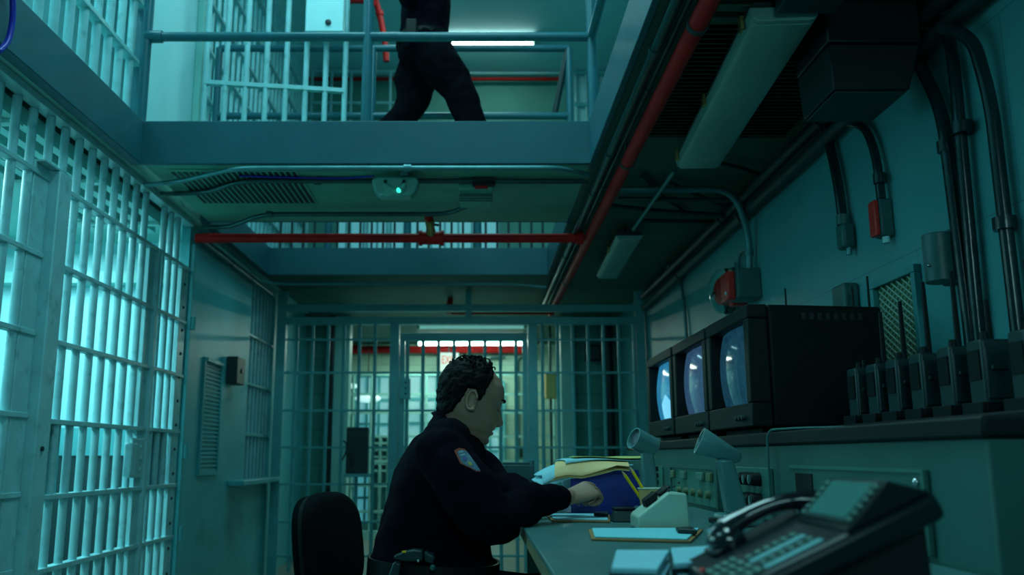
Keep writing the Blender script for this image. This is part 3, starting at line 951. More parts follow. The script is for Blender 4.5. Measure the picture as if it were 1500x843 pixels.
mb = MB().lathe([(0.030, 0.047), (0.034, 0.06), (0.026, 0.07), (0.030, 0.09), (0.026, 0.11), (0.032, 0.12), (0.032, 0.14), (0.024, 0.15)], 16, Matrix.Translation((xv, yt, zp)) @ Matrix.Rotation(R(76), 4, 'X') @ Matrix.Scale(1.75, 4, (0, 0, 1)))
mb.build('riser', M['brass'], tv)
MB().ball((xv - 0.004, yt - 0.285, zp + 0.072), 0.030, 16, 10).build('cap', M['red_pipe'], tv, 180)
MB().cyl((xv, yt - 0.20, zp + 0.05), (xv + 0.06, yt - 0.20, zp + 0.04), 0.009).build('lever', M['dark_grey'], tv)

C = 'conduit'
CG_ = 'conduits under the crossing'
pipe_thing('conduit', 'pale grey conduit just under the front beam of the crossing', 'conduit',
           [P(212, 271, 2.66), P(262, 266, 2.66), P(345, 247, 2.66), P(820, 246, 2.66), P(862, 256, 2.66)], 0.014, 'conduit_light', CG_,
           clamps=[(P(597, 246.5, 2.66), X)], cr=0.022, rad=0.12)
pipe_thing('conduit', 'dark conduit rising past the slotted grille under the crossing', 'conduit',
           [P(236, 284, 2.676), P(300, 283, 2.676), P(352, 265, 2.676), P(862, 266, 2.676)], 0.016, C, CG_, clamps=[(P(465, 266, 2.676), X)], rad=0.14)
pipe_thing('conduit', 'dark conduit under the crossing close to the red branch pipe', 'conduit',
           [P(296, 333, 2.64), P(335, 333, 2.64), P(385, 314, 2.64), P(655, 314, 2.64), P(690, 300, 2.66)], 0.016, C, CG_, clamps=[(P(395, 314, 2.64), X)], rad=0.14)
pipe_thing('conduit', 'thin pale conduit under the far beam above the gate', 'conduit',
           [(-1.93, 6.2, 2.63), (-1.93, 7.9, 2.63), (0.30, 7.9, 2.63), (0.62, 7.9, 2.60)], 0.013, 'conduit_light', None,
           clamps=[((-1.93, 7.0, 2.63), Yv), ((-0.6, 7.9, 2.63), X)], rad=0.25)
pipe_thing('conduit', 'dark conduit along the top of the left steel wall', 'conduit', [(-1.955, 6.1, 2.60), (-1.955, 8.3, 2.60)], 0.018, C, None,
           clamps=[((-1.955, 6.9, 2.60), Yv), ((-1.955, 7.5, 2.60), Yv)])
bl = pipe_thing('blue_cable', 'thin blue cable lying along the conduit under the crossing', 'cable',
                [P(350, 258, 2.685), P(420, 260, 2.685), P(500, 262, 2.685), P(548, 258, 2.685)], 0.006, 'blue_cable', rad=0.2)
pipe_thing('blue_cable', 'loop of blue cable at the upper left corner of the view', 'cable',
           [atX(2, -30, -1.84), atX(19, -10, -1.84), atX(19, 30, -1.84), atX(12, 62, -1.84), atX(-2, 75, -1.84)], 0.012, 'blue_cable', rad=0.2)

# conduits running with the right walkway
g = 'long conduits beside the walkway beam'
pipe_thing('conduit', 'dark conduit hard against the beam of the right walkway', 'conduit', [(0.685, 1.0, 2.64), (0.685, 9.6, 2.64)], 0.020, C, g,
           clamps=[((0.685, y, 2.64), Yv) for y in (3.2, 4.4, 5.1, 6.8)])
pipe_thing('conduit', 'second dark conduit between that by the beam and red pipe', 'conduit', [(0.732, 1.0, 2.655), (0.732, 9.6, 2.655)], 0.014, C, g,
           clamps=[((0.732, y, 2.655), Yv) for y in (3.6, 5.0, 6.6)])
g = 'long conduits at the top of the right wall'
pipe_thing('conduit', 'thick dark conduit along the top of the right wall', 'conduit', [(1.602, 0.8, 2.56), (1.602, 8.4, 2.50)], 0.034, 'dark_grey', g,
           clamps=[((1.602, y, 2.56 - (y - 0.8) * 0.0079), Yv) for y in (3.6, 5.2, 6.9)])
pipe_thing('conduit', 'thick dark conduit in the corner under the right ceiling', 'conduit', [(1.59, 0.8, 2.645), (1.59, 8.4, 2.60)], 0.03, 'dark_grey', g,
           clamps=[((1.59, y, 2.645 - (y - 0.8) * 0.0059), Yv) for y in (3.9, 5.6)])
g = 'conduits crossing under the right walkway'
pipe_thing('conduit', 'grey conduit bending down to the bell box on right wall', 'conduit',
           [(0.80, 5.02, 2.64), (1.50, 5.02, 2.64), (1.605, 5.10, 2.40), (1.605, 5.14, 2.165)], 0.020, 'conduit_light', g, clamps=[((1.605, 5.125, 2.28), Z)], cr=0.028, rad=0.2)
pipe_thing('conduit', 'dark conduit crossing behind the diagonal strut, upper one', 'conduit', [P(905, 292, 2.63), P(1068, 294, 2.61)], 0.016, C, g)
pipe_thing('conduit', 'dark conduit crossing behind the diagonal strut, lower one', 'conduit', [P(893, 302, 2.62), P(960, 310, 2.62), P(1072, 317, 2.60)], 0.018, C, g, rad=0.2)
pipe_thing('conduit', 'dark conduit crossing nearest the small off fluorescent light', 'conduit', [P(935, 324, 2.66), P(1055, 326, 2.66)], 0.018, C, g)
pipe_thing('conduit', 'dark offset conduit dipping from the large light towards right wall', 'conduit', [P(975, 266, 2.655), P(1015, 283, 2.655), P(1055, 300, 2.655), P(1085, 300, 2.655)], 0.015, C, g, rad=0.15)
pipe_thing('conduit', 'dark diagonal conduit crossing the strut under right walkway', 'conduit', [P(940, 258, 2.67), P(965, 285, 2.67), P(1005, 312, 2.67)], 0.014, C, g, rad=0.15)
pipe_thing('conduit', 'short dark conduit at the far end of the large unlit light', 'conduit', [P(1050, 239, 2.66), P(1085, 246, 2.66), P(1125, 262, 2.64)], 0.014, C, g, rad=0.12)
t = pipe_thing('strut', 'grey diagonal strut between the two unlit light fixtures', 'strut', [P(988, 250, 2.60), P(928, 336, 2.60)], 0.013, 'conduit_light')

# slotted grille in the crossing's underside
t = thing('ceiling_grille', 'slotted ventilation grille in the underside of the crossing', 'grille', (-1.4, 5.17, CEIL))
bx('plate', M['slab_paint'], t, -1.77, -1.03, 4.82, 5.52, CEIL - 0.006, CEIL - 0.001, 0.001)
for k in range(21):
    x = -1.745 + 0.0345 * k
    bx('slot', M['black_metal'], t, x - 0.010, x + 0.010, 4.86, 5.49, CEIL - 0.0085, CEIL - 0.0061)
# long dark louvre panels under the right walkway
for (y0, y1, lb) in ((0.9, 2.95, 'dark louvred ceiling panel above the near half of long red pipe'), (3.0, 4.28, 'dark louvred ceiling panel between long red pipe and unlit light')):
    t = thing('ceiling_louvre', lb, 'louvre', (1.1, (y0 + y1) / 2, CEIL), 'louvred panels under the right walkway')
    bx('frame', M['dark_slab'], t, 0.80, 1.545, y0, y0 + 0.04, CEIL - 0.03, CEIL - 0.001)
    bx('frame', M['dark_slab'], t, 0.80, 1.545, y1 - 0.04, y1, CEIL - 0.03, CEIL - 0.001)
    bx('backing', M['black_metal'], t, 0.80, 1.545, y0 + 0.04, y1 - 0.04, CEIL - 0.006, CEIL - 0.001)
    n = int((y1 - y0 - 0.08) / 0.04)
    mb = MB()
    for k in range(n):
        y = y0 + 0.05 + k * 0.04
        mb.hexa([(0.80, y, CEIL - 0.026), (1.545, y, CEIL - 0.026), (1.545, y + 0.006, CEIL - 0.026), (0.80, y + 0.006, CEIL - 0.026)],
                [(0.80, y + 0.02, CEIL - 0.008), (1.545, y + 0.02, CEIL - 0.008), (1.545, y + 0.026, CEIL - 0.008), (0.80, y + 0.026, CEIL - 0.008)])
    mb.build('slats', M['dark_slab'], t, 0)

# emergency light
p = P(580, 263, 2.66)
t = thing('emergency_light', 'pale emergency light with two lamp heads under the crossing', 'emergency light', (p.x, p.y, CEIL))
mb = MB()
poly = [(-0.135, 0.03), (-0.11, 0.055), (0.11, 0.055), (0.135, 0.03), (0.115, -0.035), (0.085, -0.06), (-0.085, -0.06), (-0.115, -0.035)]
mb.prism(poly, lambda a, b, d: (p.x + a, p.y + d, 2.61 + b), -0.05, 0.05)
mb.build('body', M['lamp_white'], t, 35, 0.012)
bx('mount', M['conduit_light'], t, p.x + 0.03, p.x + 0.075, p.y - 0.05, p.y + 0.05, 2.666, CEIL, 0.004)
for (dx, rot) in ((-0.055, -35), (0.05, 30)):
    h = Matrix.Translation((p.x + dx, p.y - 0.07, 2.60)) @ Matrix.Rotation(R(60), 4, 'X') @ Matrix.Rotation(R(rot), 4, 'Y')
    hd = MB().lathe([(0.008, 0.02), (0.018, 0.0), (0.034, -0.05), (0.036, -0.055), (0.030, -0.053), (0.012, -0.03)], 18, h).build('lamp_head', M['lamp_white'], t)
    MB().cyl((p.x + dx, p.y - 0.05, 2.635), (p.x + dx, p.y - 0.07, 2.60), 0.010).build('stem', M['dark_grey'], hd)
MB().ball((p.x + 0.025, p.y - 0.058, 2.578), 0.017, 12, 8).build('indicator', M['led_green'], t, 180)
# camera like device beside it
p = P(697, 278, 2.66)
t = thing('ceiling_sensor', 'grey finned box with small red cover under the crossing', 'sensor box', (p.x, p.y, CEIL))
bx('body', M['slab_paint'], t, p.x - 0.10, p.x + 0.10, p.y - 0.10, p.y + 0.10, 2.63, CEIL, 0.006)
bx('lower_box', M['slab_paint'], t, p.x - 0.095, p.x + 0.095, p.y + 0.0, p.y + 0.12, 2.58, 2.63, 0.004)
for k in range(3):
    bx('fin', M['grey_box'], t, p.x - 0.10, p.x + 0.10, p.y - 0.012, p.y - 0.001, 2.585 + 0.016 * k, 2.592 + 0.016 * k)
bx('dark_plate', M['black_metal'], t, p.x - 0.02, p.x + 0.115, p.y - 0.13, p.y - 0.101, 2.645, 2.698, 0.003)
bx('red_cover', M['red_pipe'], t, p.x - 0.005, p.x + 0.07, p.y - 0.135, p.y - 0.102, 2.632, 2.644, 0.002)

# big unlit wraparound fixture
def wrap_light(label, c0, c1, w, zb, zt, clips):
    c0, c1 = Vector((*c0, 0)), Vector((*c1, 0))
    d = (c1 - c0).normalized()
    s = Vector((d.y, -d.x, 0))
    mid = (c0 + c1) / 2
    t = thing('wraparound_light', label, 'light fixture', (mid.x, mid.y, zt), 'unlit lights under the right walkway')
    prof = [(-w / 2, zt - 0.03), (-w / 2 + 0.012, zb + 0.012), (-w / 2 + 0.03, zb), (w / 2 - 0.03, zb), (w / 2 - 0.012, zb + 0.012), (w / 2, zt - 0.03)]
    def fn(a, b, k): return c0 + d * k + s * a + Z * b
    L = (c1 - c0).length
    MB().prism(prof, fn, 0.015, L - 0.015).build('lens', M['lens_plastic'], t, 35, 0.004)
    MB().prism([(-w / 2 - 0.005, zt - 0.03), (w / 2 + 0.005, zt - 0.03), (w / 2 - 0.02, zt), (-w / 2 + 0.02, zt)], fn, 0.0, L).build('housing', M['dark_grey'], t, 35, 0.003)
    MB().prism([(a * 1.01, zb + (b - zb) * 1.0 + 0.002) for a, b in prof], fn, -0.012, 0.014).build('end_cap', M['lens_plastic'], t, 35, 0.003)
    MB().prism([(a * 1.01, zb + (b - zb) * 1.0 + 0.002) for a, b in prof], fn, L - 0.014, L + 0.012).build('end_cap', M['lens_plastic'], t, 35, 0.003)
    for q in clips:
        MB().prism([(-w / 2 - 0.012, zt - 0.06), (-w / 2 - 0.001, zt - 0.06), (-w / 2 - 0.001, zt - 0.012), (-w / 2 - 0.012, zt - 0.012)], fn, L * q - 0.02, L * q + 0.02).build('clip', M['brass'], t)
    for q in (0.15, 0.85):
        a = c0 + d * (L * q)
        MB().cyl((a.x, a.y, zt), (a.x, a.y, CEIL), 0.010, n=8).build('hanger', M['dark_grey'], t)
    return t
wrap_light('large unlit fluorescent light with cloudy cover at the upper right', (1.045, 2.80), (1.135, 4.36), 0.235, 2.55, 2.63, (0.06, 0.5, 0.95))
bx('junction_box', M['dark_grey'], None, 1.0, 1.2, 2.62, 2.76, 2.56, CEIL - 0.001, 0.006)
tag(bpy.data.objects['junction_box'], 'dark box at the near end of the large unlit light', 'electrical box')
t = wrap_light('small unlit fluorescent light beyond the red pipe junction', (1.045, 5.95), (1.09, 7.3), 0.19, 2.56, 2.62, (0.3,))
# heater like box high on the right wall
t = thing('unit_heater', 'big dark box hung high on right wall above the two drop conduits', 'wall unit', (1.4, 3.0, 2.35))
bx('body', M['black_metal'], t, 1.22, 1.55, 2.885, 3.19, 2.52, 2.69, 0.006)
bx('base_plate', M['dark_grey'], t, 1.245, 1.49, 2.91, 3.185, 2.342, 2.3495, 0.002)
MB().hexa([(1.235, 2.90, 2.35), (1.50, 2.90, 2.35), (1.50, 3.19, 2.35), (1.235, 3.19, 2.35)],
          [(1.225, 2.89, 2.515), (1.545, 2.89, 2.515), (1.545, 3.19, 2.515), (1.225, 3.19, 2.515)]).build('lower_hood', M['black_metal'], t, 35, 0.004)
bx('bracket', M['black_metal'], t, 1.55, 1.649, 2.92, 2.94, 2.583, 2.597)
bx('bracket', M['black_metal'], t, 1.55, 1.649, 3.02, 3.04, 2.583, 2.597)

# conduits dropping down the right wall
WX = 1.615
g = 'conduits dropping down the right wall'
def W(u, v, x=WX): return atX(u, v, x)
t = pipe_thing('conduit', 'glossy dark conduit dropping to the left-hand grey box on wall', 'conduit', [W(1203, 160), W(1216, 215), W(1228, 270), W(1236, 335)], 0.022, 'conduit_gloss', g, rad=0.25)
t = pipe_thing('conduit', 'glossy dark conduit dropping to the red-sided box on wall', 'conduit', [W(1235, 178, 1.60), W(1268, 185), W(1284, 230), W(1291, 292)], 0.018, 'conduit_gloss', g, clamps=[(W(1289, 262), Z)], cr=0.026, rad=0.2)
a = pipe_thing('conduit', 'leftmost of three thick glossy conduits at the right edge', 'conduit', [W(1310, 30), W(1345, 90), W(1380, 160), W(1398, 300), W(1420, 470), (WX, W(1420, 470).y, 1.19)], 0.0225, 'conduit_gloss', g, clamps=[(W(1386, 215), Z)], rad=0.35)
a = pipe_thing('conduit', 'middle one of three thick glossy conduits at the right edge', 'conduit', [W(1385, 20), W(1398, 100), W(1407, 200), W(1432, 470), (WX, W(1432, 470).y, 1.19)], 0.020, 'conduit_gloss', g, clamps=[(W(1410, 188), Z)], cr=0.034, rad=0.35)
a = pipe_thing('conduit', 'rightmost of three thick glossy conduits at the right edge', 'conduit', [W(1380, 40, 1.55), W(1425, 55, 1.59), W(1452, 150), W(1468, 290), W(1487, 450), (WX, W(1487, 450).y, 1.19)], 0.021, 'conduit_gloss', g, clamps=[(W(1472, 328), Z)], cr=0.034, rad=0.3)
a = pipe_thing('conduit', 'thin conduit curving down the wall near the far gate', 'conduit', [W(978, 390, 1.63), W(994, 396, 1.63), W(1002, 440, 1.63), W(1007, 520, 1.63)], 0.013, 'conduit_light', g, rad=0.15)

def wallbox(name, label, u0, v0, u1, v1, depth, mt, cat='electrical box', extra=None):
    """box on the right wall; (u0,v0) far top, (u1,v1) near bottom on the wall plane"""
    a, b = atX(u0, v0, XR - depth), atX(u1, v1, XR - depth)
    t = thing(name, label, cat, (XR, (a.y + b.y) / 2, b.z))
    return t, min(a.y, b.y), max(a.y, b.y), b.z, a.z
t, y0, y1, z0, z1 = wallbox('conduit_fitting', 'grey rounded conduit box ending the left-hand glossy drop', 1226, 330, 1250, 366, 0.08, 'grey_box')
y0, y1, z0, z1 = W(1238, 340).y - 0.035, W(1238, 340).y + 0.045, W(1238, 366).z, W(1238, 318).z
bx('body', M['grey_box'], t, XR - 0.062, XR - 0.004, y0, y1, z0, z1 - 0.03, 0.014)
MB().cyl((WX, W(1236, 335).y, z1 - 0.03), (WX, W(1236, 335).y, z1 + 0.015), 0.029).build('hub', M['grey_box'], t)
MB().cyl((XR - 0.03, y0 + 0.02, z0 - 0.03), (XR - 0.03, y0 + 0.02, z0 + 0.005), 0.012).build('cable_stub', M['conduit_light'], t)
t, y0, y1, z0, z1 = wallbox('switch_box', 'red-sided grey switch box ending the second glossy drop', 1277, 292, 1298, 338, 0.075, 'grey_box')
y0, y1 = W(1291, 310).y - 0.03, W(1291, 310).y + 0.035
bx('body', M['grey_box'], t, XR - 0.055, XR - 0.001, y0, y1, z0, z1, 0.008)
bx('red_cover', M['red_enamel'], t, XR - 0.075, XR - 0.056, y0 + 0.004, y1 - 0.004, z0 + 0.004, z1 - 0.006, 0.005)
MB().cyl((XR - 0.03, y0 + 0.02, z0 - 0.025), (XR - 0.03, y0 + 0.02, z0 + 0.004), 0.014).build('cable_stub', M['white_enamel'], t)
# larger switch gear box
t, y0, y1, z0, z1 = wallbox('switch_gear', 'dark grey switch box with rounded cover beside thick conduits', 1352, 352, 1392, 412, 0.07, 'grey_box')
bx('back_plate', M['grey_box'], t, XR - 0.045, XR - 0.001, y0 - 0.01, y1 - 0.05, z0 - 0.0, z1 + 0.01, 0.006)
mb = MB().tube([(XR - 0.07, y1 - 0.10, z0 + 0.005), (XR - 0.07, y1 - 0.10, z1 - 0.005)], 0.052, 20)
mb.build('cover', M['grey_box'], t, 40, 0.004)
MB().ball((XR - 0.12, y1 - 0.12, z0 + 0.06), 0.006, 8, 6).build('screw', M['chrome'], t, 180)
# fire bell and its boxes
p = atX(1098, 432, 1.55)
yb0 = 5.14
t = thing('alarm_box', 'grey wall box with red cover below the bending conduit', 'alarm box', (XR, yb0, 1.9))
zb0, zb1 = atX(1098, 433, 1.55).z, atX(1098, 386, 1.55).z
bx('body', M['grey_box'], t, XR - 0.14, XR - 0.001, yb0 - 0.075, yb0 + 0.10, zb0, zb1, 0.008)
bx('red_cover', M['red_enamel'], t, XR - 0.185, XR - 0.141, yb0 - 0.03, yb0 + 0.13, zb0 + 0.0, zb1 - 0.01, 0.008)
MB().ball((XR - 0.19, yb0 + 0.0, zb0 + 0.04), 0.012, 10, 8, (0.5, 1, 1)).build('lens', M['white_enamel'], t, 180)
pb = atX(1058, 427, 1.56)
t = thing('strobe_bell', 'round glass-domed alarm with red works left of the alarm box', 'alarm bell', (XR, pb.y, pb.z))
RY = Matrix.Translation((XR - 0.002, pb.y, pb.z)) @ Matrix.Rotation(-PI / 2, 4, 'Y')
MB().lathe([(0.155, 0), (0.155, 0.02), (0.145, 0.03), (0.05, 0.03)], 32, RY).build('base_ring', M['grey_box'], t)
MB().lathe([(0.142, 0.031), (0.150, 0.06), (0.135, 0.12), (0.09, 0.155), (0.03, 0.17), (0.0, 0.171)], 32, RY).build('dome', M['dome_glass'], t, 180)
wk = MB().lathe([(0.045, 0.032), (0.075, 0.05), (0.075, 0.09), (0.04, 0.11), (0.0, 0.112)], 24, RY).build('red_works', M['red_enamel'], t)
MB().lathe([(0.014, 0.113), (0.020, 0.118), (0.012, 0.13), (0, 0.131)], 14, RY @ Matrix.Translation((-0.02, 0.02, 0))).build('striker', M['chrome'], wk)
bx('junction_cover', M['red_enamel'], t, XR - 0.10, XR - 0.002, pb.y - 0.24, pb.y - 0.16, pb.z - 0.13, pb.z - 0.02, 0.01)
pipe_thing('conduit', 'thin pale conduit looping down to the round domed alarm', 'conduit', [(1.625, 5.2, 2.33), (1.625, 5.36, 2.34), (1.625, 5.45, 2.25), (1.625, 5.47, pb.z + 0.16)], 0.011, 'conduit_light', rad=0.12)
# expanded metal vent
a, b = atX(1290, 402, XR), atX(1345, 500, XR)
yn, yf = atX(1352, 420, XR).y, atX(1283, 420, XR).y
ztop = atX(1345, 388, XR).z
t = thing('wall_vent', 'framed diamond-mesh vent in the right wall behind the radios', 'vent', (XR, (yn + yf) / 2, 1.2))
bx('frame', M['right_wall'], t, XR - 0.03, XR - 0.001, yn, yf, ztop - 0.03, ztop, 0.003)
bx('frame', M['right_wall'], t, XR - 0.03, XR - 0.001, yn, yn + 0.03, 1.19, ztop - 0.031, 0.003)
bx('frame', M['right_wall'], t, XR - 0.03, XR - 0.001, yf - 0.03, yf, 1.19, ztop - 0.031, 0.003)
bx('backing', M['mesh_backing'], t, XR - 0.004, XR - 0.001, yn + 0.03, yf - 0.03, 1.19, ztop - 0.03)
mb = MB()
w_, h_ = 0.022, 0.014
y = yn + 0.03
ny, nz = int((yf - yn - 0.06) / w_), int((ztop - 0.03 - 1.19) / h_)
for i in range(ny):
    for j in range(nz):
        if (i + j) % 2: continue
        c = (yn + 0.03 + (i + 0.5) * w_, 1.19 + (j + 0.5) * h_)
        for s1, s2 in ((1, 1), (1, -1)):
            p, q = Vector((XR - 0.014, c[0] - w_, c[1])), Vector((XR - 0.014, c[0], c[1] + s2 * h_))
            if q.z > ztop - 0.03 or q.z < 1.19 or p.y < yn + 0.028: continue
            mb.tube([p, q], 0.0036, 4, False)
mb.build('mesh_panel', M['off_white'], t, 0)
# small grey conduit box and little rods above the monitors
t, y0, y1, z0, z1 = wallbox('outlet_box', 'small grey conduit box on right wall above the nearest monitor', 1220, 422, 1241, 452, 0.06, 'grey_box')
bx('body', M['grey_box'], t, XR - 0.07, XR - 0.001, y0, y1, z0 - 0.1, z1, 0.012)
MB().cyl((XR - 0.035, (y0 + y1) / 2, z0 - 0.1), (XR - 0.035, (y0 + y1) / 2, 1.19), 0.012).build('conduit', M['conduit'], t)
# steel door furniture on the left wall
yl0, yl1 = atX(293, 600, XL).y, atX(321, 600, XL).y
zl0, zl1 = atX(300, 697, XL).z, atX(300, 524, XL).z
t = thing('louvre_vent', 'tall pale louvred vent panel in the left steel wall', 'louvre', (XL, (yl0 + yl1) / 2, zl0))
bx('frame', M['steel_wall'], t, XL, XL + 0.02, yl0, yl0 + 0.03, zl0, zl1, 0.003)
bx('frame', M['steel_wall'], t, XL, XL + 0.02, yl1 - 0.03, yl1, zl0, zl1, 0.003)
bx('frame', M['steel_wall'], t, XL, XL + 0.02, yl0 + 0.03, yl1 - 0.03, zl0, zl0 + 0.03, 0.003)
bx('frame', M['steel_wall'], t, XL, XL + 0.03, yl0 + 0.03, yl1 - 0.03, zl1 - 0.03, zl1, 0.003)
n = 26
mb = MB()
for k in range(n):
    z = zl0 + 0.04 + (zl1 - zl0 - 0.09) * k / (n - 1)
    mb.hexa([(XL + 0.001, yl0 + 0.03, z), (XL + 0.012, yl0 + 0.03, z - 0.008), (XL + 0.012, yl1 - 0.03, z - 0.008), (XL + 0.001, yl1 - 0.03, z)],
            [(XL + 0.001, yl0 + 0.03, z + 0.008), (XL + 0.012, yl0 + 0.03, z - 0.001), (XL + 0.012, yl1 - 0.03, z - 0.001), (XL + 0.001, yl1 - 0.03, z + 0.008)])
mb.build('slats', M['steel_wall'], t, 0)
a, b = atX(330, 562, XL), atX(344, 527, XL)
t = thing('lock_case', 'small dark lock case on the left steel wall beside louvred panel', 'lock', (XL, (a.y + b.y) / 2, a.z))
bx('case', M['dark_grey'], t, XL + 0.001, XL + 0.09, a.y, b.y, a.z, b.z, 0.006)
MB().cyl((XL + 0.09, (a.y + b.y) / 2, (a.z + b.z) / 2), (XL + 0.10, (a.y + b.y) / 2, (a.z + b.z) / 2), 0.02).build('keyhole', M['black_metal'], t)
ym = atX(283, 600, XL).y
t = thing('door_hinge_post', 'narrow steel hinge strip with knuckles at the end of cell bars', 'hinge post', (XL, ym, 0))
bx('strip', M['steel_wall'], t, XL + 0.001, XL + 0.03, 6.02, 6.07, 0.0, 2.55, 0.003)
for z in (0.55, 1.08, 1.95):
    MB().cyl((XL + 0.04, 6.045, z), (XL + 0.04, 6.045, z + 0.09), 0.018).build('knuckle', M['steel_wall'], t)
# ================================================================== DESK AND CONSOLE
DZ = 0.90
XE, XC = 0.13, 0.87
t = thing('desk', 'grey-topped desk the officer leans on, cut by the bottom edge', 'desk', (0.5, 2.2, 0.15))
bx('desk_top', M['desk_top'], t, XE, XC - 0.012, 0.45, 3.62, DZ - 0.012, DZ, 0.003)
bx('edge_band', M['desk_side'], t, XE + 0.002, XC - 0.02, 0.455, 3.615, DZ - 0.045, DZ - 0.0125, 0.002)
bx('end_panel', M['console_paint'], t, XE + 0.06, XC - 0.03, 3.55, 3.60, 0.15, DZ - 0.046)
bx('end_panel', M['console_paint'], t, XE + 0.06, XC - 0.03, 0.48, 0.52, 0.15, DZ - 0.046)
bx('pedestal', M['console_paint'], t, 0.45, XC - 0.03, 1.2, 1.75, 0.15, DZ - 0.046, 0.005)
# console
SZ = 1.13
t = thing('console', 'long grey-green equipment console behind the desk carrying the monitors', 'console', (1.25, 3.2, 0.15))
bx('cabinet', M['console_paint'], t, XC, XR - 0.02, 1.54, 5.20, 0.15, SZ, 0.004)
bx('shelf_top', M['black_plastic'], t, XC - 0.012, XR - 0.02, 1.528, 5.215, SZ, SZ + 0.038, 0.006)
bx('side_skirt', M['console_paint'], t, XC, XR - 0.02, 0.9, 1.535, 0.15, 0.35)
def cpanel(name, u0, u1, v0, lb=None, mt='console_panel'):
    a, b = atX(u0, v0, XC), atX(u1, v0, XC)
    zt = min(a.z, b.z)
    o = bx(name, M[mt], t, XC - 0.010, XC - 0.001, b.y, a.y, DZ + 0.012, zt, 0.002)
    return o, b.y, a.y, DZ + 0.012, zt
o, y0, y1, z0, z1 = cpanel('button_panel', 945, 972, 682)
for i in range(2):
    for j in range(4):
        bx('button', M['key_pale' if i else 'black_plastic'], o, XC - 0.022, XC - 0.0101, y0 + 0.08 + 0.2 * i, y0 + 0.16 + 0.2 * i, z0 + 0.02 + 0.032 * j, z0 + 0.042 + 0.032 * j, 0.003)
o, y0, y1, z0, z1 = cpanel('switch_panel', 985, 1056, 681)
fr = MB().box(XC - 0.018, XC - 0.0102, y0, y0 + 0.03, z0, z1).box(XC - 0.018, XC - 0.0102, y1 - 0.03, y1, z0, z1).box(XC - 0.018, XC - 0.0102, y0 + 0.03, y1 - 0.03, z1 - 0.012, z1)
fr.build('panel_rim', M['console_paint'], o)
for (fy, w, mt) in ((0.30, 0.09, 'key_pale'), (0.66, 0.08, 'key_pale'), (0.13, 0.06, 'glow_amber'), (0.9, 0.05, 'glow_amber')):
    yc = y0 + (y1 - y0) * fy
    bx('indicator', M[mt], o, XC - 0.024, XC - 0.0102, yc - w / 2, yc + w / 2, z1 - 0.055, z1 - 0.024, 0.003)
for k in range(5):
    yc = y0 + 0.14 + 0.12 * k
    MB().lathe([(0.016, 0), (0.014, 0.016), (0.006, 0.018)], 14, Matrix.Translation((XC - 0.0102, yc, z0 + 0.045)) @ Matrix.Rotation(-PI / 2, 4, 'Y')).build('knob', M['glow_amber'], o)
o, y0, y1, z0, z1 = cpanel('jack_panel', 1078, 1132, 684)
for i in range(3):
    for j in range(2):
        yc, zc = y0 + 0.10 + 0.058 * i, z1 - 0.035 - 0.062 * j
        k_ = MB().lathe([(0.021, 0), (0.019, 0.028), (0.009, 0.03)], 18, Matrix.Translation((XC - 0.0102, yc, zc)) @ Matrix.Rotation(-PI / 2, 4, 'Y')).build('knob', M['black_plastic'], o)
        MB().lathe([(0.014, 0.0302), (0.0145, 0.034), (0.003, 0.035)], 16, Matrix.Translation((XC - 0.0102, yc, zc)) @ Matrix.Rotation(-PI / 2, 4, 'Y')).build('knob_cap', M['chrome'], k_)
o, y0, y1, z0, z1 = cpanel('access_panel', 1163, 1360, 682, mt='console_paint')
bx('recess', M['black_plastic'], o, XC - 0.013, XC - 0.0102, y1 - 0.16, y1 - 0.04, z1 - 0.075, z1 - 0.02)
for (yy_, zz_) in ((y0 + 0.03, z1 - 0.025), (y1 - 0.02, z0 + 0.02), (y0 + 0.03, z0 + 0.03)):
    MB().ball((XC - 0.0125, yy_, zz_), 0.008, 10, 6).build('screw', M['chrome'], o, 180)
bx('trim_edge', M['console_panel'], o, XC - 0.0125, XC - 0.0102, y0, y0 + 0.012, z0, z1)
bx('trim_edge', M['console_panel'], o, XC - 0.0125, XC - 0.0102, y0 + 0.012, y1, z1 - 0.008, z1)

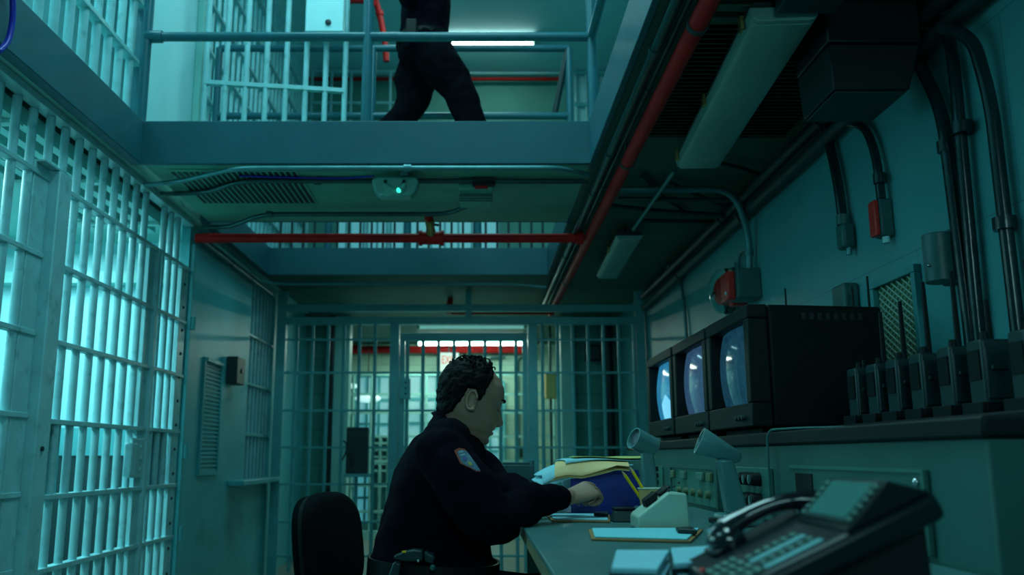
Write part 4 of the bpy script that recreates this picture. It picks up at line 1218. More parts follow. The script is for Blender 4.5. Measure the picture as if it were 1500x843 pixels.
# monitors
def monitor(label, y0, y1, scr, far=False):
    x0, z0, z1 = 0.965, SZ + 0.040, 1.637
    d = 0.50
    t = thing('monitor', label, 'monitor', (x0 + d / 2, (y0 + y1) / 2, z0), 'black tube monitors on the console')
    zb = z0 + 0.03
    # shell: bezel box in front, body behind it
    MB().hexa([(x0 + 0.075, y0, zb), (x0 + d, y0 + 0.03, zb), (x0 + d, y1 - 0.03, zb), (x0 + 0.075, y1, zb)],
              [(x0 + 0.075, y0, z1), (x0 + d, y0 + 0.03, z1 - 0.004), (x0 + d, y1 - 0.03, z1 - 0.004), (x0 + 0.075, y1, z1)]).build('shell', M['tv_plastic'], t, 35, 0.012, 3)
    bw, bb = 0.055, 0.085
    fr = MB()
    for (a, b, c, e) in ((y0, y1, z1 - 0.05, z1), (y0, y1, zb, zb + bb), (y0, y0 + bw, zb + bb, z1 - 0.05), (y1 - bw, y1, zb + bb, z1 - 0.05)):
        fr.box(x0, x0 + 0.074, a, b, c, e)
    fr.build('bezel', M['tv_plastic'], t, 35, 0.006)
    # bulged tube face
    ya, yb_, za, zb_ = y0 + bw - 0.004, y1 - bw + 0.004, zb + bb - 0.004, z1 - 0.046
    mb = MB()
    nu, nv = 20, 16
    vs, fs = [], []
    for i in range(nu + 1):
        for j in range(nv + 1):
            s, q = 2 * i / nu - 1, 2 * j / nv - 1
            k = 0.955
            vs.append((x0 + 0.058 - 0.036 * (1 - 0.5 * s * s - 0.5 * q * q), ya + (yb_ - ya) * (s * (1 - 0.03 * q * q) + 1) / 2, za + (zb_ - za) * (q * (1 - 0.03 * s * s) + 1) / 2))
    for i in range(nu):
        for j in range(nv):
            a = i * (nv + 1) + j
            fs.append((a, a + 1, a + nv + 2, a + nv + 1))
    mb.add(vs, fs)
    so = mb.build('screen', M[scr], t, 180)
    if far:   # the bright figure on the far screen
        m2 = MB()
        vs, fs = [], []
        for i in range(9):
            for j in range(9):
                s = -0.62 + 0.85 * i / 8
                q = -0.92 + 0.80 * j / 8 * (1 - 0.4 * abs(i - 4) / 4)
                vs.append((x0 + 0.0555 - 0.036 * (1 - 0.5 * s * s - 0.5 * q * q), ya + (yb_ - ya) * (s + 1) / 2, za + (zb_ - za) * (q + 1) / 2))
        for i in range(8):
            for j in range(8):
                a = i * 9 + j
                fs.append((a, a + 1, a + 10, a + 9))
        m2.add(vs, fs)
        m2.build('bright_image', M['screen_white'], so, 180)
    # foot, knobs, vents
    bx('foot', M['tv_plastic'], t, x0 + 0.05, x0 + 0.42, y0 + 0.06, y1 - 0.06, z0, zb - 0.0005, 0.004)
    for k in range(3):
        MB().lathe([(0.010, 0), (0.009, 0.012), (0.003, 0.013)], 12, Matrix.Translation((x0 - 0.0002, y0 + 0.09 + 0.04 * k, zb + 0.035)) @ Matrix.Rotation(-PI / 2, 4, 'Y')).build('knob', M['dark_grey'], t)
    for k in range(8):
        bx('vent_slot', M['black_metal'], t, x0 + 0.20 + 0.03 * k, x0 + 0.215 + 0.03 * k, y0 + 0.002 + 0.0021 * k + 0.006, y0 + 0.0105 + 0.0021 * k + 0.006, z1 - 0.055, z1 - 0.03)
    return t
monitor('nearest and largest-looking black monitor with a dim blue-green picture', 3.15, 3.735, 'screen_near')
monitor('middle black monitor with a grey-blue speckled picture', 3.76, 4.39, 'screen_middle')
monitor('farthest black monitor with a bright blue and white picture', 4.43, 5.06, 'screen_far', True)

# walkie-talkies in their charging rack
t = thing('charging_rack', 'long black charging rack holding the row of handheld radios', 'charger', (1.22, 2.4, SZ + 0.038))
bx('base', M['black_plastic'], t, 1.10, 1.36, 1.62, 2.93, SZ + 0.0385, SZ + 0.062, 0.006)
slots = [2.79, 2.65, 2.52, 2.38, 2.23, 2.09, 1.92]
names = ['leftmost handheld radio in the charger, tucked against the nearest monitor', 'second handheld radio from the nearest monitor in the charger',
         'third handheld radio from the nearest monitor in the charger', 'fourth handheld radio from the monitor, below a tall antenna',
         'fifth handheld radio from the monitor in the charger', 'sixth and biggest-looking handheld radio in the charger', 'handheld radio at the right end of charger, cut by the picture edge']
for y in slots:
    cup = MB()
    cup.box(1.155, 1.165, y - 0.044, y + 0.044, SZ + 0.0625, SZ + 0.092)
    cup.box(1.255, 1.265, y - 0.044, y + 0.044, SZ + 0.0625, SZ + 0.092)
    cup.box(1.165, 1.255, y - 0.044, y - 0.037, SZ + 0.0625, SZ + 0.092)
    cup.box(1.165, 1.255, y + 0.037, y + 0.044, SZ + 0.0625, SZ + 0.092)
    cup.build('pocket', M['black_plastic'], t, 35, 0.002)
def radio(y, label, ant):
    z0 = SZ + 0.064
    t = thing('handheld_radio', label, 'radio', (1.21, y, z0), 'handheld radios in the charger')
    RBx = M['radio_grey']
    bx('body', RBx, t, 1.172, 1.248, y - 0.034, y + 0.034, z0, z0 + 0.175, 0.007, 3)
    bx('battery', RBx, t, 1.176, 1.244, y - 0.040, y - 0.0345, z0 + 0.035, z0 + 0.155, 0.003)
    bx('latch', RBx, t, 1.185, 1.225, y - 0.048, y - 0.0405, z0 + 0.100, z0 + 0.112, 0.003)
    bx('grille', M['black_plastic'], t, 1.1685, 1.1718, y - 0.024, y + 0.024, z0 + 0.08, z0 + 0.15)
    bx('talk_key', M['black_plastic'], t, 1.19, 1.225, y + 0.0345, y + 0.039, z0 + 0.10, z0 + 0.14, 0.002)
    MB().cyl((1.192, y - 0.016, z0 + 0.175), (1.192, y - 0.016, z0 + 0.192), 0.010, 0.009).build('knob', M['black_plastic'], t)
    if ant:
        MB().cyl((1.222, y + 0.014, z0 + 0.175), (1.222, y + 0.014, z0 + 0.175 + ant), 0.008, 0.0055, 10).build('antenna', M['black_plastic'], t)
mat('radio_grey', (0.010, 0.040, 0.044), 0.42, var=0.12, bump=0.05)
for y, lb, ant in zip(slots, names, (0.03, 0.16, 0.17, 0.20, 0.20, 0.10, 0.16)):
    radio(y, lb, ant)
# whip aerials standing behind the monitor, on the shelf
for k, (u, v, lb) in enumerate(((1150, 423, 'short thin aerial rising behind the nearest monitor, left one'), (1248, 420, 'dark aerial rising behind the nearest monitor beside grey conduit box'), (1270, 405, 'dark aerial by the edge of diamond-mesh vent above monitor'))):
    p = atX(u, v, 1.58)
    t = thing('whip_aerial', lb, 'aerial', (1.58, p.y, SZ + 0.038), 'aerials behind the monitors')
    MB().lathe([(0.022, 0.001), (0.022, 0.012), (0.010, 0.02)], 14, Matrix.Translation((1.58, p.y, SZ + 0.038))).build('base', M['black_plastic'], t)
    MB().cyl((1.58, p.y, SZ + 0.058), (1.58, p.y, p.z), 0.007, 0.0045, 8).build('rod', M['black_plastic'], t)
# thin grey cord over the console edge
tag(MB().tube(bend([(0.99, 2.36, SZ + 0.044), (0.90, 2.50, SZ + 0.046), (0.852, 2.62, SZ + 0.044), (0.848, 2.64, SZ + 0.02), (0.849, 2.64, 0.93)], 0.05), 0.0035, 8).build('aerial_lead', M['grey_box']),
    'thin grey cord hanging over the console edge below the nearest monitor', 'cord')

# ================================================================== THINGS ON THE DESK
def D(u, v, z=DZ): return atZ(u, v, z)
# goose-neck style desk microphones
def desk_mic(label, base, head_c, axis, L, r_front, r_back, mt, neck=0.026):
    base, c, ax = Vector(base), Vector(head_c), Vector(axis).normalized()
    t = thing('desk_microphone', label, 'microphone', base, 'desk microphones')
    MB().box(base.x - 0.055, base.x + 0.065, base.y - 0.06, base.y + 0.06, base.z + 0.001, base.z + 0.035).build('base', M[mt], t, 35, 0.012, 3)
    top = c - ax * (L * 0.10) - Vector((0, 0, r_front * 0.55))
    MB().hexa([(base.x - neck, base.y - neck, base.z + 0.036), (base.x + neck, base.y - neck, base.z + 0.036), (base.x + neck, base.y + neck, base.z + 0.036), (base.x - neck, base.y + neck, base.z + 0.036)],
              [(top.x - neck * 0.75, top.y - neck * 0.75, top.z), (top.x + neck * 0.75, top.y - neck * 0.75, top.z), (top.x + neck * 0.75, top.y + neck * 0.75, top.z), (top.x - neck * 0.75, top.y + neck * 0.75, top.z)]).build('stem', M[mt], t, 35, 0.008)
    q = ax.to_track_quat('Z', 'Y').to_matrix().to_4x4()
    Mx = Matrix.Translation(c - ax * (L / 2)) @ q
    h = MB().lathe([(r_back * 0.6, 0), (r_back, 0.006), (r_front, L * 0.94), (r_front, L), (r_front - 0.004, L), (r_front - 0.005, L - 0.012), (0.0, L - 0.013)], 28, Mx).build('head', M[mt], t, 40)
    MB().lathe([(r_front - 0.006, L - 0.0125), (r_front - 0.012, L - 0.008), (0.0, L - 0.004)], 24, Mx).build('grille', M['mic_grille'], h)
    bx('talk_bar', M['black_plastic'], t, base.x - 0.075, base.x - 0.056, base.y - 0.03, base.y + 0.03, base.z + 0.006, base.z + 0.022, 0.004)
c = atY(944, 650, 3.0)
desk_mic('silver desk microphone behind the pencil cup, its open round head facing left', (c.x + 0.02, 3.02, DZ), c, (-0.86, -0.30, 0.40), 0.088, 0.037, 0.034, 'mic_paint')
c = atY(1054, 659, 2.62)
desk_mic('grey desk microphone with tapering head in front of the knob panel', (c.x + 0.05, 2.66, DZ), c, (-0.92, 0.10, 0.42), 0.125, 0.040, 0.018, 'mic_paint', 0.030)
# blue bin with folders
b0, b1 = atY(845, 752, 3.11), atY(935, 690, 3.11)
t = thing('paper_bin', 'blue plastic bin heaped with folders behind the officer\'s hand', 'bin', ((b0.x + b1.x) / 2, 3.1, DZ))
m_ = MB()
x0, x1, y0, y1, z0, z1 = b0.x - 0.02, b1.x, 3.10, 3.38, DZ + 0.001, atY(880, 689, 3.10).z
for (p_, q_) in (((x0, y0), (x1, y0)), ((x1, y0), (x1, y1)), ((x1, y1), (x0, y1)), ((x0, y1), (x0, y0))):
    pass
bx('floor_panel', M['blue_plastic'], t, x0, x1, y0, y1, z0, z0 + 0.006, 0.002)
bx('side_panel', M['blue_plastic'], t, x0, x1, y0, y0 + 0.006, z0 + 0.0065, z1, 0.002)
bx('side_panel', M['blue_plastic'], t, x0, x1, y1 - 0.006, y1, z0 + 0.0065, z1, 0.002)
bx('side_panel', M['blue_plastic'], t, x0, x0 + 0.006, y0 + 0.0065, y1 - 0.0065, z0 + 0.0065, z1, 0.002)
bx('side_panel', M['blue_plastic'], t, x1 - 0.006, x1, y0 + 0.0065, y1 - 0.0065, z0 + 0.0065, z1, 0.002)
w_ = MB()
for k in range(3):
    w_.box(x0 - 0.003, x1 + 0.003, y0 - 0.004, y0 - 0.0005, z0 + 0.03 + 0.05 * k, z0 + 0.036 + 0.05 * k)
w_.build('rib', M['blue_plastic'], t)
def sheet(name, label, mt, cx, cy, cz, w, d, rot, droop, curl, group, cat='folder'):
    """one limp sheet or folder lying over what is below it"""
    n = 30
    vs, fs = [], []
    th = 0.0022
    for lay in (0, 1):
        for i in range(n + 1):
            for j in range(n + 1):
                a, b = (i / n - 0.5), (j / n - 0.5)
                x, y = a * w, b * d
                xx, yy = x * math.cos(rot) - y * math.sin(rot), x * math.sin(rot) + y * math.cos(rot)
                gx_ = cx + xx
                z = -1.0 * max(0, ridge - gx_) ** 1.4 - 1.9 * max(0, 3.094 - (cy + yy)) ** 1.15 * min(1, max(0.22, (0.50 - gx_) / 0.15)) + 0.003 * math.sin(22 * gx_ + 14 * (cy + yy))
                vs.append((cx + xx, cy + yy, cz + z + lay * th))
    N = (n + 1) ** 2
    for i in range(n):
        for j in range(n):
            a = i * (n + 1) + j
            fs.append((a, a + n + 1, a + n + 2, a + 1))
            fs.append((N + a, N + a + 1, N + a + n + 2, N + a + n + 1))
    edge = [i * (n + 1) for i in range(n + 1)] + [n * (n + 1) + j for j in range(1, n + 1)] + [i * (n + 1) + n for i in range(n - 1, -1, -1)] + [j for j in range(n - 1, 0, -1)]
    for k in range(len(edge)):
        a, b = edge[k], edge[(k + 1) % len(edge)]
        fs.append((a, b, N + b, N + a))
    return tag(MB().add(vs, fs).build(name, M[mt], None, 60), label, cat, group)
zt_ = z1 + 0.006
ridge = x0 - 0.006
fg = 'papers heaped on the blue bin'
sheet('paper_sheet', 'lowest pale blue sheet drooping left from the blue bin', 'paper', 0.350, 3.20, zt_, 0.30, 0.27, 0.02, 0.10, 0.0, fg, 'paper')
sheet('folder', 'lower buff folder drooping at the left of the blue bin', 'manila', 0.382, 3.195, zt_ + 0.007, 0.29, 0.28, -0.12, 0.14, 0.0, fg)
sheet('paper_sheet', 'white sheet curling down at the heap\'s left end', 'paper', 0.367, 3.20, zt_ + 0.014, 0.31, 0.25, 0.06, 0.16, 0.0, fg, 'paper')
sheet('folder', 'upper buff folder drooping over the left front corner of bin', 'cup_card', 0.398, 3.19, zt_ + 0.021, 0.25, 0.28, -0.10, 0.14, 0.05, fg)
sheet('paper_sheet', 'thin white sheet just under the topmost yellow folder', 'paper', 0.433, 3.21, zt_ + 0.028, 0.28, 0.24, 0.05, 0.10, 0.02, fg, 'paper')
sheet('folder', 'topmost yellow folder lying on the heap', 'yellow_paper', 0.47, 3.21, zt_ + 0.035, 0.28, 0.22, -0.03, 0.03, 0.0, fg)
# teal file box behind the arm
p0, p1 = atY(738, 752, 3.4), atY(783, 682, 3.4)
t = thing('file_box', 'dark teal upright file box on desk end behind the forearms', 'file box', ((p0.x + p1.x) / 2, 3.45, DZ))
x0 = max(p0.x, XE + 0.005)
bx('front_panel', M['teal_plastic'], t, p0.x, p1.x, 3.40, 3.408, DZ + 0.001, p1.z, 0.002)
bx('back_panel', M['teal_plastic'], t, p0.x, p1.x, 3.52, 3.528, DZ + 0.001, p1.z + 0.01, 0.002)
bx('side_panel', M['teal_plastic'], t, p1.x - 0.012, p1.x, 3.4085, 3.5195, DZ + 0.001, p1.z + 0.018, 0.002)
bx('side_panel', M['teal_plastic'], t, p0.x, p0.x + 0.008, 3.4085, 3.5195, DZ + 0.001, p1.z, 0.002)
# cup of pencils
p = D(957, 764)
t = thing('paper_cup', 'buff paper cup with a printed mark, holding two pencils', 'cup', p)
CH = 0.098
Mx = Matrix.Translation(p + Z * 0.001)
MB().lathe([(0.0, 0), (0.031, 0), (0.0325, 0.004), (0.0435, CH), (0.0415, CH), (0.0305, 0.006), (0.0, 0.0055)], 32, Mx).build('cup_wall', M['cup_card'], t, 50)
MB().tube([p + Vector((0.0438 * math.cos(a), 0.0438 * math.sin(a), CH + 0.001)) for a in [2 * PI * k / 32 for k in range(33)]], 0.0022, 8, False).build('rim', M['off_white'], t, 60)
vs = []
cup_print = MB()
ang0 = -1.15
for (z_, w_, h_) in ((0.034, 0.36, 0.014), (0.052, 0.26, 0.010)):
    vs, fs = [], []
    for i in range(7):
        for j in range(2):
            a = ang0 + w_ * (i / 6 - 0.5)
            zz_ = z_ + h_ * (j - 0.5)
            r_ = 0.0330 + (0.0435 - 0.0325) * zz_ / CH + 0.0004
            vs.append(p + Vector((r_ * math.cos(a), r_ * math.sin(a), zz_)))
    for i in range(6):
        fs.append((2 * i, 2 * i + 2, 2 * i + 3, 2 * i + 1))
    cup_print.add(vs, fs)
cup_print.build('print_mark', M['cup_print'], t, 60)
for (tu, tv, dx, lb) in ((910, 689, -0.012, 'yellow pencil leaning furthest left in the paper cup'), (922, 683, 0.004, 'yellow pencil standing more upright in the paper cup')):
    top = atY(tu, tv, p.y + 0.005)
    bot = p + Vector((dx + 0.016, 0.004 if dx < 0 else -0.010, 0.009))
    d = (top - bot)
    L = d.length
    q = Matrix.Translation(bot) @ d.to_track_quat('Z', 'Y').to_matrix().to_4x4()
    t = thing('pencil', lb, 'pencil', bot, 'pencils in the paper cup')
    MB().lathe([(0.0052, 0.001), (0.0052, L - 0.020)], 6, q).build('shaft', M['pencil_yellow'], t, 20)
    MB().lathe([(0.0050, L - 0.0198), (0.0012, L - 0.004)], 8, q).build('point', M['wood_tip'], t, 20)
    MB().lathe([(0.0011, L - 0.0039), (0.0003, L)], 8, q).build('lead', M['graphite'], t, 20)
# wedge shaped desk unit
y0 = D(965, 778).y
xa, xb = atZ(930, 770, DZ).x * 1.0, D(1012, 778).x
xa = D(931, 776).x
t = thing('desk_unit', 'off-white wedge-shaped desk unit with black inserts beside the cup', 'desk device', ((xa + xb) / 2, y0 + 0.06, DZ))
Lx = xb - xa
prof = [(0, 0.001), (Lx, 0.001), (Lx - 0.006, 0.098), (Lx - 0.055, 0.102), (0.006, 0.042), (0, 0.036)]
MB().prism(prof, lambda a, b, d: (xa + a, y0 + d, DZ + b), 0.0, 0.13).build('body', M['off_white'], t, 35, 0.006, 3)
def on_slope(a, h): # point along the sloping top
    s = (0.102 - 0.042) / (Lx - 0.061)
    return (xa + a, DZ + 0.042 + (a - 0.006) * s + h)
for (a0, a1, h, d0, d1, nm) in ((0.028, 0.060, 0.020, 0.02, 0.075, 'tape_head'), (0.068, 0.100, 0.007, 0.03, 0.10, 'insert')):
    (p0x, p0z), (p1x, p1z) = on_slope(a0, 0.001), on_slope(a1, 0.001)
    MB().hexa([(p0x, y0 + d0, p0z), (p1x, y0 + d0, p1z), (p1x, y0 + d1, p1z), (p0x, y0 + d1, p0z)],
              [(p0x - 0.004, y0 + d0, p0z + h), (p1x - 0.004, y0 + d0, p1z + h), (p1x - 0.004, y0 + d1, p1z + h), (p0x - 0.004, y0 + d1, p0z + h)]).build(nm, M['black_plastic'], t, 35, 0.003)
for k in range(3):
    MB().ball((xa + 0.09 + 0.014 * k, y0 + 0.015, on_slope(0.09 + 0.014 * k, 0)[1] + 0.002), 0.004, 8, 6).build('button', M['dark_grey'], t, 180)
# small dark box
p = D(915, 766)
t = thing('ink_pad', 'small dark box lying between hand and white desk unit', 'small box', (p.x, p.y + 0.04, DZ))
MB().hexa([(p.x - 0.036, p.y, DZ + 0.001), (p.x + 0.04, p.y - 0.002, DZ + 0.001), (p.x + 0.04, p.y + 0.08, DZ + 0.001), (p.x - 0.036, p.y + 0.08, DZ + 0.001)],
          [(p.x - 0.026, p.y + 0.01, DZ + 0.034), (p.x + 0.036, p.y + 0.01, DZ + 0.034), (p.x + 0.036, p.y + 0.07, DZ + 0.034), (p.x - 0.026, p.y + 0.07, DZ + 0.034)]).build('case', M['dark_grey'], t, 35, 0.003)
bx('lid', M['black_plastic'], t, p.x - 0.027, p.x + 0.037, p.y + 0.009, p.y + 0.071, DZ + 0.0345, DZ + 0.043, 0.003)
# clipboards
def clipboard(label, quad, group, pap):
    a, b, c, d = [Vector(q) for q in quad]     # near-left, near-right, far-right, far-left on the desk
    ce = (a + b + c + d) / 4
    t = thing('clipboard', label, 'clipboard', (ce.x, ce.y, DZ), group)
    def slab(nm, mt, k0, k1, k, par):
        q = [ce + (p - ce) * k for p in (a, b, c, d)]
        return MB().hexa([(p.x, p.y, DZ + k0) for p in q], [(p.x, p.y, DZ + k1) for p in q]).build(nm, M[mt], par, 35, 0.001)
    slab('board', 'clip_board', 0.001, 0.006, 1.0, t)
    slab('paper', pap, 0.0065, 0.010, 0.93, t)
    m1 = (b + c) / 2
    dr = (ce - m1).normalized()
    s_ = Vector((-dr.y, dr.x, 0))
    q = [m1 + dr * 0.005 - s_ * 0.05, m1 + dr * 0.05 - s_ * 0.03, m1 + dr * 0.05 + s_ * 0.03, m1 + dr * 0.005 + s_ * 0.05]
    MB().hexa([(p.x, p.y, DZ + 0.0105) for p in q], [(ce.x + (p.x - ce.x) * 0.99, p.y, DZ + 0.022) for p in q]).build('clip', M['black_metal'], t, 35, 0.003)
clipboard('clipboard with a white sheet lying nearest the desk\'s front', [D(866, 793), D(1012, 797), D(1030, 779), D(862, 779)], 'clipboards on the desk', 'paper_lines')
clipboard('clipboard with pale blue sheet under the officer\'s writing hand', [D(808, 765), D(894, 767), D(893, 756.5), D(799, 756.5)], 'clipboards on the desk', 'paper')
# stack of paper in front
def paper_stack(label, quad, h, group, n=5):
    a, b, c, d = [Vector(q) for q in quad]
    ce = (a + b + c + d) / 4
    t = thing('paper_stack', label, 'paper stack', (ce.x, ce.y, DZ), group)
    rnd = random.Random(3)
    for k in range(n):
        o_ = Vector((rnd.uniform(-0.006, 0.006), rnd.uniform(-0.006, 0.006), 0))
        z0_, z1_ = DZ + 0.001 + h * k / n, DZ + 0.0002 + h * (k + 1) / n
        q = [p + o_ for p in (a, b, c, d)]
        MB().hexa([(p.x, p.y, z0_) for p in q], [(p.x, p.y, z1_) for p in q]).build('pad', M['paper'] if k in (n - 1, n - 3) else M['dark_grey'], t, 35, 0.001)
    return t, DZ + h
HS = 0.042
q = [atZ(898, 832, DZ + HS), atZ(965, 834, DZ + HS), atZ(982, 806, DZ + HS), atZ(905, 806, DZ + HS)]
q = [Vector((p.x, p.y, DZ)) for p in q]
paper_stack('stack of white pads at the bottom edge left of the phone', q, HS, 'paper stacks by the phone')
q = [atZ(990, 826, DZ + HS), atZ(1040, 822, DZ + HS), atZ(1040, 800, DZ + HS), atZ(985, 803, DZ + HS)]
q = [Vector((p.x, p.y, DZ)) for p in q]
paper_stack('stack of white pads tucked against the phone\'s front edge', q, HS, 'paper stacks by the phone')

# ================================================================== PHONE
t = thing('desk_phone', 'large black multi-button desk phone filling the lower right foreground', 'phone', (0.46, 1.28, DZ))
PX, PZ, TL = 0.325, DZ + 0.003, R(25)
PYN, PYF = 1.135, 1.43
ca, sa = math.cos(TL), math.sin(TL)
def ph(s, y, h):     # s along the slope, h off the lower face
    return Vector((PX + s * ca - h * sa, y, PZ + s * sa + h * ca))
LN = 0.288
TK = 0.036
def pslab(nm, mt, s0, s1, y0, y1, h0, h1, par=t, bev=0.003, seg=2):
    return MB().hexa([ph(s0, y0, h0), ph(s1, y0, h0), ph(s1, y1, h0), ph(s0, y1, h0)],
                     [ph(s0, y0, h1), ph(s1, y0, h1), ph(s1, y1, h1), ph(s0, y1, h1)]).build(nm, M[mt], par, 35, bev, seg)
pslab('base', 'phone_plastic', 0, LN, PYN, PYF, 0, TK, t, 0.010, 3)
MB().hexa([(PX + 0.06, PYN + 0.03, DZ + 0.001), (PX + 0.25, PYN + 0.03, DZ + 0.001), (PX + 0.25, PYF - 0.03, DZ + 0.001), (PX + 0.06, PYF - 0.03, DZ + 0.001)],
          [ph(0.06, PYN + 0.03, -0.001), ph(0.27, PYN + 0.03, -0.001), ph(0.27, PYF - 0.03, -0.001), ph(0.06, PYF - 0.03, -0.001)]).build('stand', M['black_plastic'], t, 35, 0.004)
# tilted display pod
s0, s1 = 0.164, 0.284
PK = 0.071
yn, yf_ = PYN + 0.004, 1.315
pod = MB().hexa([ph(s0, yn, TK + 0.0005), ph(s1, yn, TK + 0.0005), ph(s1, yf_, TK + 0.0005), ph(s0, yf_, TK + 0.0005)],
                [ph(s0 + 0.003, yn, TK + 0.004), ph(s0 + 0.077, yn, PK), ph(s0 + 0.077, yf_, PK), ph(s0 + 0.003, yf_, TK + 0.004)]).build('display_pod', M['phone_plastic'], t, 35, 0.004, 3)
A, B = ph(s0 + 0.003, 0, TK + 0.004), ph(s0 + 0.077, 0, PK)
dv = (B - A); nrm = Vector((-dv.z, 0, dv.x)).normalized()
def pf(k, y, h):
    p = A + dv * k + nrm * h
    return Vector((p.x, y, p.z))
def fslab(nm, mt, k0, k1, y0, y1, h0, h1, par, bev=0.0015):
    return MB().hexa([pf(k0, y0, h0), pf(k1, y0, h0), pf(k1, y1, h0), pf(k0, y1, h0)], [pf(k0, y0, h1), pf(k1, y0, h1), pf(k1, y1, h1), pf(k0, y1, h1)]).build(nm, M[mt], par, 35, bev)
fslab('bezel', 'dark_grey', 0.10, 0.95, yn + 0.015, yf_ - 0.020, 0.0003, 0.003, pod)
fslab('lcd', 'lcd', 0.16, 0.89, yn + 0.020, yf_ - 0.026, 0.0032, 0.0045, pod)
for k in range(6):
    for (ya, yb_) in ((yn + 0.003, yn + 0.013), (yf_ - 0.017, yf_ - 0.005)):
        fslab('side_key', 'key_pale', 0.12 + 0.135 * k, 0.20 + 0.135 * k, ya, yb_, 0.0003, 0.005, pod)
# keypad and label strips
for j, y in enumerate((PYN + 0.022, PYN + 0.082)):
    pslab('label_strip', 'label_strip', 0.058, 0.140, y, y + 0.018, TK + 0.0004, TK + 0.002, t, 0.0005)
    for k in range(6):
        pslab('line_key', 'key_pale', 0.060 + 0.0135 * k, 0.069 + 0.0135 * k, y + 0.022, y + 0.038, TK + 0.0004, TK + 0.005, t, 0.0015)
for k in range(4):
    for j in range(4):
        y = PYN + 0.018 + 0.036 * j
        pslab('key', 'key_pale', 0.008 + 0.012 * k, 0.0165 + 0.012 * k, y, y + 0.024, TK + 0.0004, TK + 0.005, t, 0.0015)
pslab('message_key', 'red_enamel', 0.006, 0.012, PYN + 0.165, PYN + 0.178, TK + 0.0004, TK + 0.004, t, 0.001)
# handset on its cradle
hy = 1.375
hp = [atY(u, v, hy) for u, v in ((1046, 789), (1062, 778), (1092, 758), (1130, 741), (1165, 734), (1192, 736), (1208, 742))]
path = catmull(hp, 6)
hs = MB().tube(path, [0.017, 0.019, 0.013, 0.012, 0.013, 0.018, 0.016], 16).build('handset', M['handset_plastic'], t, 60)
for s, q_ in ((0.008, hp[1]), (0.205, hp[5])):
    m4 = Matrix.Translation(q_ - Z * 0.012) @ Matrix.Rotation(-TL, 4, 'Y')
    MB().lathe([(0.0, -0.022), (0.024, -0.021), (0.029, -0.010), (0.028, 0.008), (0.018, 0.016), (0.0, 0.018)], 24, m4).build('earpiece' if s > 0.1 else 'mouthpiece', M['handset_plastic'], hs, 60)
for s in (0.05, 0.20):
    pslab('cradle', 'phone_plastic', s - 0.010, s + 0.010, hy - 0.03, hy + 0.03, TK + 0.0005, TK + 0.008, t, 0.004)
# ================================================================== PEOPLE
def interp(tbl, x):
    if x <= tbl[0][0]: return tbl[0][1]
    for i in range(len(tbl) - 1):
        (x0, y0), (x1, y1) = tbl[i], tbl[i + 1]
        if x <= x1:
            t = (x - x0) / (x1 - x0)
            t = t * t * (3 - 2 * t) * 0.5 + t * 0.5
            return y0 + (y1 - y0) * t
    return tbl[-1][1]


FRONT = [(-.118, .050), (-.112, .066), (-.104, .078), (-.095, .083), (-.083, .080), (-.072, .084), (-.058, .087), (-.045, .088), (-.03, .086), (-.01, .085),
         (.010, .083), (.026, .090), (.045, .090), (.065, .084), (.085, .070), (.102, .047), (.114, .018), (.120, -.01)]
BACK = [(-.118, .02), (-.112, -.005), (-.104, -.03), (-.09, -.055), (-.07, -.072), (-.04, -.086), (0, -.098), (.03, -.102), (.06, -.098), (.085, -.085), (.102, -.063), (.114, -.034), (.120, -.012)]
WIDE = [(-.118, .012), (-.112, .026), (-.104, .036), (-.09, .047), (-.07, .057), (-.04, .066), (-.01, .072), (.03, .076), (.06, .073), (.085, .061), (.102, .043), (.114, .022), (.120, .003)]
NOSE = [(-.052, 0), (-.046, .006), (-.040, .020), (-.032, .028), (-.024, .026), (-.010, .018), (.006, .011), (.018, .006), (.03, 0)]


def g2(a, s): return math.exp(-(a / s) ** 2)


def head_pt(z, phi, feat=1.0):
    c, s = math.cos(phi), math.sin(phi)
    cx = -0.012
    w = interp(WIDE, z)
    if c >= 0:
        x = cx + (interp(FRONT, z) - cx) * (abs(c) ** 0.86)
        y = w * math.copysign(abs(s) ** 0.90, s)
    else:
        x = cx + (interp(BACK, z) - cx) * (abs(c) ** 0.95)
        y = w * math.copysign(abs(s) ** 0.95, s)
    if c > 0 and feat:
        ay = abs(y)
        d = interp(NOSE, z) * g2(y, 0.009 + 0.006 * g2(z + .034, .014))
        d += 0.006 * g2(ay - .013, .006) * g2(z + .038, .008)
        d -= 0.010 * g2(ay - .030, .014) * g2(z - .010, .012)
        d += 0.006 * g2(ay - .031, .010) * g2(z - .004, .008)
        d += 0.0045 * g2(ay - .028, .022) * g2(z - .031, .008)
        d += 0.004 * g2(ay - .046, .018) * g2(z + .022, .020)
        d += 0.005 * g2(y, .021) * g2(z + .055, .006) + 0.006 * g2(y, .019) * g2(z + .070, .007)
        d -= 0.007 * g2(y, .024) * g2(z + .0625, .0035)
        d += 0.004 * g2(y, .018) * g2(z + .098, .011)
        d -= 0.003 * g2(ay - .034 + (z + .05) * 0.3, .006) * g2(z + .052, .018)
        x += d * feat * c ** 0.3
    return Vector((x, y, z))


